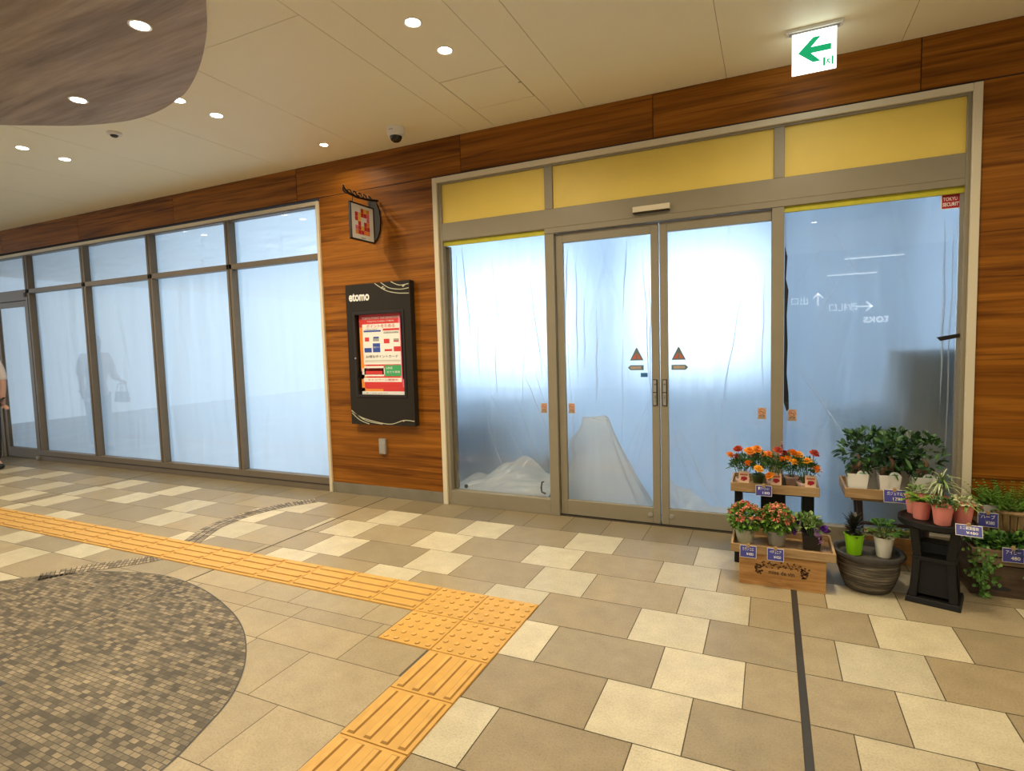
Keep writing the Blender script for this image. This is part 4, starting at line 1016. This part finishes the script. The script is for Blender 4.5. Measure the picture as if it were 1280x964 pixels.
ficus('ficus in square white pot at back of the ficus tray, right of centre', .695, 3.885, .0, 190, .105)
price('blue price card clipped to front of the ficus tray', .625, 3.652, .54, 0, .10, .066, 'ガジュマル', '1780')

# ------------------------------------------------------------------ basket-textured bowl with two small pots
t = thing('basket_planter', 'dark basket-textured bowl planter with wide rim on the floor', 'planter', (.495, 3.575, 0))
MB().lathe([(.095, 0), (.108, .004), (.130, .05), (.148, .11), (.152, .165), (.15, .185)], 44).build('bowl', 'basket', t, smooth=50)
MB().lathe([(.150, .183), (.170, .188), (.176, .200), (.172, .214), (.160, .218), (.150, .212), (.146, .185), (.002, .180)], 44).build('rim', 'basket_rim', t, smooth=50)
MB().lathe([(.145, .178), (.145, .186), (.002, .188)], 40).build('inner_plate', 'basket_top', t, smooth=50)
t = thing('potted_succulent', 'dark spiky rosette plant in lime green pot on the bowl planter', 'potted plant', (.425, 3.555, .189))
round_pot(t, .050, .036, .115, 'pot_lime', lip=.001)
b = MB()
for k in range(70):
    a = k*2.4; z = .10+.085*(k/70); tl_ = .15+1.0*(k/70); d = Vector((math.cos(a)*math.cos(tl_), math.sin(a)*math.cos(tl_), math.sin(tl_)))
    b.leaf((0, 0, z), d, (0, 0, 1), .07*U(.8, 1.1), .022, .12, 0, (.5, 1, .7, .05))
b.leaf((-.01, 0, .17), (-.8, 0, 1), (0, 0, 1), .09, .018, .1); b.build('rosette', 'succulent_leaf', t, smooth=60, fix=False)
bush(14, (.03, 0, .115), (.03, .03, .01), .035, .014).build('base_leaves', 'variegated_leaf', t, fix=False)
t = thing('potted_palm', 'small bushy green plant in ivory pot on the bowl planter', 'potted plant', (.565, 3.56, .189))
round_pot(t, .050, .034, .112, 'pot_ivory', lip=.001)
bush(130, (0, 0, .118), (.047, .047, .018), .014, .010).build('moss', 'moss', t, fix=False)
b = MB(); st_ = stems(9, .10, .19, .06, .002); st_.build('stems', 'stem', t)
for k in range(16):
    a = 2.4*k; e = U(.3, 1.2); d = Vector((math.cos(a)*math.cos(e), math.sin(a)*math.cos(e), math.sin(e))); p = Vector((0, 0, .125))+d*.05
    for i in range(9):
        s = i/8; q = p+d*(.055*s)-Vector((0, 0, .02*s*s)); sd_ = d.cross(Vector((0, 0, 1))).normalized()
        for g_ in (-1, 1): b.leaf(q, d*.6+sd_*g_, (0, 0, 1), .032*(1-.4*s), .008, .2)
b.build('fronds', 'palm_leaf', t, smooth=60, fix=False)

# ------------------------------------------------------------------ black plastic pedestal with pink pots
RZ = -.30
t = thing('plant_pedestal', 'black plastic pedestal stand with round top holding the pink pots', 'stand', (.79, 3.53, 0), RZ)
MB().frustum((-.118, .118, -.112, .112), (-.112, .112, -.106, .106), 0, .03).build('foot', 'stand_plastic', t, bev=.004)
def posts(zb, zt, wb1, wt1, w_):
    out = []
    for sx_ in (-1, 1):
        for sy in (-1, 1):
            x0, x1 = sorted((sx_*wb1, sx_*(wb1-w_))); y0, y1 = sorted((sy*wb1, sy*(wb1-w_))); u0_, u1 = sorted((sx_*wt1, sx_*(wt1-w_))); v0, v1 = sorted((sy*wt1, sy*(wt1-w_)))
            out.append(MB().frustum((x0, x1, y0, y1), (u0_, u1, v0, v1), zb, zt))
    return out
for b in posts(.03, .235, .102, .088, .035): b.build('lower_post', 'stand_plastic', t, bev=.004)
MB().frustum((-.082, .082, -.082, .082), (-.072, .072, -.072, .072), .045, .225).build('lower_panel', 'stand_plastic', t, bev=.003)
MB().frustum((-.092, .092, -.092, .092), (-.092, .092, -.092, .092), .225, .248).build('middle_band', 'stand_plastic', t, bev=.004)
for b in posts(.246, .40, .088, .105, .038): b.build('upper_post', 'stand_plastic', t, bev=.004)
MB().frustum((-.07, .07, -.01, .078), (-.085, .085, .0, .092), .246, .30).build('upper_back_panel', 'stand_plastic', t, bev=.003)
MB().lathe([(.12, .398), (.158, .402), (.168, .412), (.168, .436), (.160, .440), (.154, .428), (.002, .426)], 40).build('top_plate', 'stand_plastic', t, smooth=40)
ZP = .428
def pinkpot(label, x, y, kind):
    t = thing('potted_houseplant', label, 'potted plant', (x, y, ZP), 0, 'small plants in pink pots')
    round_pot(t, .048, .034, .098, 'pot_pink', lip=.001); z = .095; b = MB()
    if kind == 'fern':
        for k in range(17):
            a = U(0, 6.28) if k > 6 else PI+U(-.9, .9); e = U(.25, 1.0); d = Vector((math.cos(a)*math.cos(e), math.sin(a)*math.cos(e), math.sin(e))); L = U(.08, .14)
            for i in range(11):
                s = i/10; q = Vector((0, 0, z))+d*(L*s)-Vector((0, 0, .05*s*s)); sd_ = d.cross(Vector((0, 0, 1))).normalized()
                for g_ in (-1, 1): b.leaf(q, sd_*g_+d*.5, (0, 0, 1), .026*(1.1-s*.8), .010, .2)
        b.build('fronds', 'fern_leaf', t, smooth=60, fix=False)
    elif kind == 'dark':
        bush(160, (0, 0, z+.012), (.055, .055, .03), .032, .009, True, .4).build('foliage', 'dark_fern_leaf', t, fix=False)
    elif kind == 'variegated':
        bush(70, (0, 0, z+.012), (.055, .055, .028), .028, .018, True, .3).build('foliage', 'variegated_leaf', t, fix=False)
        for _ in range(6): b.leaf((U(-.03, .03), -.02, z+.01), (U(-.4, .9), U(-.9, -.3), .1), (0, 0, 1), .075, .008, .6)
        b.build('trailing_leaves', 'fern_leaf', t, fix=False)
    elif kind == 'spider':
        for k in range(80):
            a = U(0, 6.28); e = U(.25, 1.35); d = Vector((math.cos(a)*math.cos(e), math.sin(a)*math.cos(e), math.sin(e))); L = U(.09, .17); p = Vector((0, 0, z+U(0, .10)))
            c0 = len(b.v); pts_ = [p+d*(L*s)-Vector((0, 0, .10*s*s)) for s in (0, .35, .7, 1)]; sd_ = d.cross(Vector((0, 0, 1))).normalized()
            for q, w_ in zip(pts_, (.4, 1, .8, .1)): b.v += [tuple(q-sd_*.0042*w_), tuple(q+sd_*.0042*w_)]
            for j in range(3): i = c0+2*j; b.face((i, i+1, i+3, i+2))
        b.build('blades', 'spider_leaf', t, fix=False)
        stems(4, .08, .22, .03, .003).build('stems', 'stem', t)
    else:
        bush(50, (0, 0, z+.02), (.035, .035, .045), .03, .014).build('foliage', 'petunia_leaf', t, fix=False)
    return t
pinkpot('arching light green fern in pink pot at left of the black pedestal', .722, 3.525, 'fern')
pinkpot('low dark green plant in pink pot at front centre of the black pedestal', .795, 3.445, 'dark')
pinkpot('cream-variegated plant in pink pot at right of the black pedestal', .895, 3.51, 'variegated')
pinkpot('reddish-green plant in pink pot at back left of the black pedestal', .715, 3.632, 'other')
pinkpot('striped spider plant in pink pot at back of the black pedestal', .83, 3.625, 'spider')
price('blue price card lying tilted on front edge of the black pedestal', .885, 3.375, .455, RZ*.6, .10, .055, 'ミニ観葉植物', '¥480', -.7)

# ------------------------------------------------------------------ right-hand planters
t = thing('wooden_planter', 'dark weathered wooden crate planter of trailing ivy by the wood wall', 'planter', (1.28, 3.80, 0))
hx, hy = .30, .12
MB().box(-hx, hx, -hy, -hy+.016, 0, .165).build('lower_board', 'dark_wood', t, bev=.002)
MB().box(-hx, hx, -hy-.004, -hy+.014, .172, .208).build('slat', 'mid_wood', t, bev=.002)
MB().box(-hx, hx, -hy-.004, -hy+.014, .216, .252).build('slat', 'mid_wood', t, bev=.002)
MB().box(-hx, -hx+.016, -hy+.016, hy, 0, .25).build('end_board', 'dark_wood', t, bev=.002); MB().box(hx-.016, hx, -hy+.016, hy, 0, .25).build('end_board', 'dark_wood', t, bev=.002)
MB().box(-hx, hx, hy-.016, hy, 0, .25).build('back_board', 'dark_wood', t, bev=.002); MB().box(-hx+.016, hx-.016, -hy+.016, hy-.016, .03, .22).build('soil', 'soil', t)
MB().prism([(-.17+.035*math.cos(a)*(1.25), .045+.012*math.sin(a)) for a in [2*PI*i/16 for i in range(16)]], -hy-.0008, -hy+.002).build('hand_slot', 'ink', t)
b = bush(820, (0, -.015, .25), (hx*.98, hy*1.08, .065), .036, .028, True, .2)
b.build('ivy', 'ivy_leaf', t, smooth=60, fix=False)
def trail(x, y, z0, z1, n, sp=.02):
    b = MB(); k_ = 8; pts_ = [(x+U(-1, 1)*sp*.5+.02*math.sin(i), y-.01-.012*math.sin(PI*i/k_), z0+(z1-z0)*i/k_) for i in range(k_+1)]; b.tube(pts_, .0018, 5, 1)
    for _ in range(n):
        i = rn.randrange(k_); q = Vector(pts_[i]).lerp(Vector(pts_[i+1]), U(0, 1))+sph()*sp*(1-.6*i/k_); b.leaf(q, sph()+Vector((0, -.5, -.3)), (0, -1, .3), .024*U(.6, 1.2), .018, .1)
    return b
trail(-.265, -.14, .25, .02, 110, .05).build('trailing_vine', ['barrel_leaf', 'stem'], t, fix=False)
trail(-.225, -.135, .24, .09, 40, .03).build('trailing_vine', ['barrel_leaf', 'stem'], t, fix=False)
trail(-.07, -.15, .25, .08, 45, .03).build('trailing_vine', ['barrel_leaf', 'stem'], t, fix=False)
price('blue price card clipped to the slats of the ivy planter', 1.148, 3.662, .272, 0, .085, .07, 'アイビー', '480', -.05)
t = thing('planter_box', 'low box standing behind the ivy planter under the barrel', 'box', (1.27, 4.075, 0))
for q in ((-.19, .19, -.14, -.128), (-.19, .19, .128, .14), (-.19, -.178, -.128, .128), (.178, .19, -.128, .128)): MB().box(*q, 0, .27).build('side', 'dark_wood', t, bev=.002)
MB().box(-.19, .19, -.14, .14, .27, .282).build('top', 'dark_wood', t, bev=.002)
t = thing('barrel_planter', 'tan wooden barrel planter of green feathery plants by the wood wall', 'planter', (1.255, 4.055, .283))
n = 30; b = MB(); 
for k in range(n):
    a0, a1 = 2*PI*k/n+.012, 2*PI*(k+1)/n-.012
    for (r_0, za), (r_1, zb) in (((.135, 0), (.158, .105)),):
        i = len(b.v); b.v += [(r_0*math.cos(a0), r_0*math.sin(a0), za), (r_0*math.cos(a1), r_0*math.sin(a1), za), (r_1*math.cos(a1), r_1*math.sin(a1), zb), (r_1*math.cos(a0), r_1*math.sin(a0), zb)]
        q = .012; b.v += [((r_0-q)*math.cos(a0), (r_0-q)*math.sin(a0), za), ((r_0-q)*math.cos(a1), (r_0-q)*math.sin(a1), za), ((r_1-q)*math.cos(a1), (r_1-q)*math.sin(a1), zb), ((r_1-q)*math.cos(a0), (r_1-q)*math.sin(a0), zb)]
        for f_ in ((0,1,2,3), (4,7,6,5), (0,4,5,1), (1,5,6,2), (2,6,7,3), (3,7,4,0)): b.face([i+x for x in f_])
b.build('staves', 'barrel', t, bev=.001)
MB().lathe([(.146, .10), (.168, .102), (.172, .112), (.168, .124), (.150, .124), (.146, .10)], 40, close=False).build('rim', 'barrel', t, smooth=40)
MB().lathe([(.132, .002), (.150, .105), (.002, .108)], 30).build('soil', 'soil', t, smooth=50)
b = MB()
for k in range(105):
    a = U(0, 6.28); r = .14*math.sqrt(U(0, 1)); e = U(.5, 1.4); p = Vector((r*math.cos(a), r*math.sin(a), .11)); d = Vector((math.cos(a)*math.cos(e), math.sin(a)*math.cos(e), math.sin(e))); L = U(.08, .16)
    for i in range(8):
        s = i/7; q = p+d*(L*s)-Vector((0, 0, .02*s*s)); sd_ = d.cross(Vector((0.01, 0, 1))).normalized()
        for g_ in (-1, 1): b.leaf(q, sd_*g_+d*.7, (0, 0, 1), .034*(1.1-s*.7), .012, .25)
b.build('foliage', 'barrel_leaf', t, smooth=60, fix=False)
pc = card(t, .06, .075, (-.13, -.135, .07), -.15, 'grey_print', name='picture_label'); MB().prism([(-.012, .03), (.0, .024), (.014, .034), (.004, .05)], -.002, -.0008).build('label_picture', 'dark_fern_leaf', pc)
price('blue price card hanging at left rim of the barrel planter', 1.10, 3.875, .395, -.15, .085, .075, 'ハーブ', '¥380', -.1)
t = thing('low_planter', 'low brown planter box of small seedlings behind the bowl planter', 'planter', (.70, 4.09, 0))
for q in ((-.16, .16, -.08, -.068), (-.16, .16, .068, .08), (-.16, -.148, -.068, .068), (.148, .16, -.068, .068)): MB().box(*q, 0, .16).build('side', 'crate_wood', t, bev=.002)
MB().box(-.148, .148, -.068, .068, .02, .14).build('soil', 'soil', t)
bush(160, (0, 0, .155), (.14, .06, .03), .02, .012).build('seedlings', 'kalanchoe_leaf', t, fix=False)

# ------------------------------------------------------------------ hall behind the camera (seen in the panes)
hall = sempty('wall_hall', (0, -5.2, 0))
MB().box(-1.2, 5.6, 0, .1, 0, H).build('facade', 'hall_dark', hall)
MB().box(-.2, 1.2, -.0, .04, 0, .0001+1.2).build('counter_front', 'hall_grey', hall, (1.6, .1, 0))
t = thing('overhead_sign', 'dark hanging guide sign with white arrows, mirrored in the right pane', 'sign', (1.30, -4.3, 1.98))
MB().box(-1.1, 1.1, -.05, .05, -.22, .3).build('panel', 'hall_dark', t)
for x in (-.9, .9): MB().tube([(x, 0, .3), (x, 0, H-1.98)], .015, 8).build('hanger', 'steel', t)
def arrow(b, cx, cz, s, ang):
    for p, q in (((0, -1), (0, 1)), ((0, 1), (-.7, .3)), ((0, 1), (.7, .3))):
        a, c_ = [Vector((x*math.cos(ang)-z*math.sin(ang), x*math.sin(ang)+z*math.cos(ang)))*s+Vector((cx, cz)) for x, z in (p, q)]
        d = (c_-a).normalized()*s*.13; nn = Vector((-d.y, d.x)); b.prism([tuple(a-d+nn), tuple(c_+d+nn), tuple(c_+d-nn), tuple(a-d-nn)], .05, .056)
b = MB(); arrow(b, -.45, .16, .11, 0); arrow(b, .35, -.02, .11, -PI/2); b.build('arrows', 'sign_lit', t, fix=False)
text('改札口', .17, 'sign_lit', t, (-.02, .056, -.03), rot=(PI/2, 0, PI), ext=.002)
text('出口', .17, 'sign_lit', t, (-.78, .056, .13), rot=(PI/2, 0, PI), ext=.002)
t = thing('shop_sign', 'white lettered shop sign across the hall, mirrored in the right pane', 'sign', (1.95, -5.09, 1.72))
MB().box(-.5, .5, -.01, .02, -.13, .13).build('panel', 'hall_dark', t); text('toks', .26, 'sign_lit', t, (0, .021, .02), rot=(PI/2, 0, PI), ext=.004, bold=.004)
for x0, x1, z, lb, ys in ((1.16, 2.05, 2.75, 'upper', -2.94), (.91, 1.69, 2.50, 'lower', -3.14)):
    t = thing('strip_light', lb+' suspended white strip light, mirrored in the right pane', 'ceiling light', ((x0+x1)/2, ys, z), 0, 'hall strip lights'); w = (x1-x0)/2
    MB().box(-w, w, -.04, .04, .0, .03).build('housing', 'white_plastic', t); MB().box(-w+.01, w-.01, -.015, .015, -.018, .0).build('tube', 'strip_lamp', t)
    for x in (-w*.8, w*.8): MB().tube([(x, 0, .03), (x, 0, H-z)], .006, 6).build('hanger', 'steel', t)

# ------------------------------------------------------------------ passer-by at the left edge of the view
def skin_mesh(name, m, parent, nodes, links, root=0, sub=2):
    me = bpy.data.meshes.new(name); me.from_pydata([n_[0] for n_ in nodes], links, []); me.materials.append(M[m])
    o = bpy.data.objects.new(name, me); C.objects.link(o); o.parent = parent
    k = o.modifiers.new('skin', 'SKIN'); k.use_smooth_shade = True
    for v_, n_ in zip(me.skin_vertices[0].data, nodes): r = n_[1]; v_.radius = r if isinstance(r, tuple) else (r, r)
    me.skin_vertices[0].data[root].use_root = True
    k = o.modifiers.new('sub', 'SUBSURF'); k.levels = sub; k.render_levels = sub; return o
pe = thing('person', 'person at far left edge in pale top carrying a purple bag', 'person', (-9.06, 3.61, 0))
nodes = [((0,0,.95), .10), ((.01,0,1.12), .095), ((.02,0,1.32), .11), ((.02,0,1.45), .05), ((.04,0,1.53), .07), ((.055,0,1.62), .082), ((.045,0,1.70), .06)]
links = [(i, i+1) for i in range(6)]
for sy in (-1, 1):
    i = len(nodes); w_ = .24 if sy < 0 else .02; zz = 1.03 if sy < 0 else .80
    nodes += [((.02,.15*sy,1.40), .05), ((.03,.20*sy,1.25), .042), ((.05,.22*sy,1.10), .036), ((w_,.20*sy,zz+.01), .026), ((w_+.045,.20*sy,zz), .028)]
    links += [(2, i), (i, i+1), (i+1, i+2), (i+2, i+3), (i+3, i+4)]
    j = len(nodes)
    for f_ in range(4):
        dy = .012*(f_-1.5); L = (.052, .062, .058, .046)[f_]
        nodes += [((w_+.08, .20*sy+dy, zz-.004), .0085), ((w_+.08+L*.45, .20*sy+dy, zz-.02), .008), ((w_+.08+L*.5, .20*sy+dy, zz-.045), .007)]; links += [(i+4, j+3*f_), (j+3*f_, j+3*f_+1), (j+3*f_+1, j+3*f_+2)]
    q = len(nodes); nodes += [((w_+.06, .20*sy-.03*sy, zz-.005), .009), ((w_+.09, .20*sy-.035*sy, zz-.025), .008)]; links += [(i+4, q), (q, q+1)]
    l_ = len(nodes); nodes += [((0,.09*sy,.86), .08), ((.02,.09*sy,.50), .055), ((0,.09*sy,.10), .038), ((.12,.09*sy,.045), .032)]; links += [(0, l_), (l_, l_+1), (l_+1, l_+2), (l_+2, l_+3)]
body = skin_mesh('body', 'skin', pe, nodes, links)
skin_mesh('shirt', 'pale_cloth', pe, [((0,0,.90), (.135,.15)), ((.01,0,1.12), (.12,.14)), ((.02,0,1.32), (.135,.16)), ((.02,0,1.43), .075), ((.02,.16,1.41), .065), ((.03,.205,1.25), .058), ((.045,.225,1.12), .055), ((.02,-.16,1.41), .065), ((.03,-.205,1.25), .058), ((.05,-.225,1.11), .053), ((.17,-.212,1.06), .045)], [(0,1),(1,2),(2,3),(2,4),(4,5),(5,6),(2,7),(7,8),(8,9),(9,10)])
skin_mesh('trousers', 'dark_cloth', pe, [((0,0,.93), (.13,.145)), ((0,.09,.82), .098), ((.02,.09,.5), .075), ((0,.09,.10), .062), ((0,-.09,.82), .098), ((.02,-.09,.5), .075), ((0,-.09,.10), .062)], [(0,1),(1,2),(2,3),(0,4),(4,5),(5,6)])
for sy in (-1, 1): skin_mesh('shoe', 'black_plastic', pe, [((-.05,.09*sy,.05), (.045,.05)), ((.05,.09*sy,.045), (.044,.045)), ((.15,.09*sy,.035), (.036,.035))], [(0,1),(1,2)])
skin_mesh('hair', 'hair', pe, [((-.01,0,1.58), .075), ((.02,0,1.68), .088), ((.07,0,1.715), .06)], [(0,1),(1,2)])
fc = MB(); fc.lathe([(.002, .011), (.009, .006), (.011, 0)], 10, (0, 0, 0)); 
for sy in (-1, 1): MB().lathe([(.002, -.012), (.011, 0), (.002, .012)], 10).build('eye', 'ink', pe, (.132, .03*sy, 1.625), smooth=60)
MB().frustum((-.012, .012, -.014, .014), (-.006, .0, -.006, .006), 0, .045).build('nose', 'skin', pe, (.142, 0, 1.575), smooth=60)
MB().box(-.006, .004, -.024, .024, -.005, .005).build('mouth', 'sticker_red', pe, (.126, 0, 1.548), bev=.003)
t = thing('handbag', 'purple handbag carried by the person at far left', 'bag', (-8.80, 3.41, .72))
MB().frustum((-.13, .12, -.05, .05), (-.12, .105, -.035, .035), 0, .155).build('body', 'purple_bag', t, bev=.015)
for y in (-.03, .03): MB().tube([(-.08, y, .15), (-.06, y*.7, .26), (.0, y*.3, .282), (.06, y*.7, .26), (.08, y, .15)], .007, 8).build('strap', 'purple_bag', t, smooth=60)
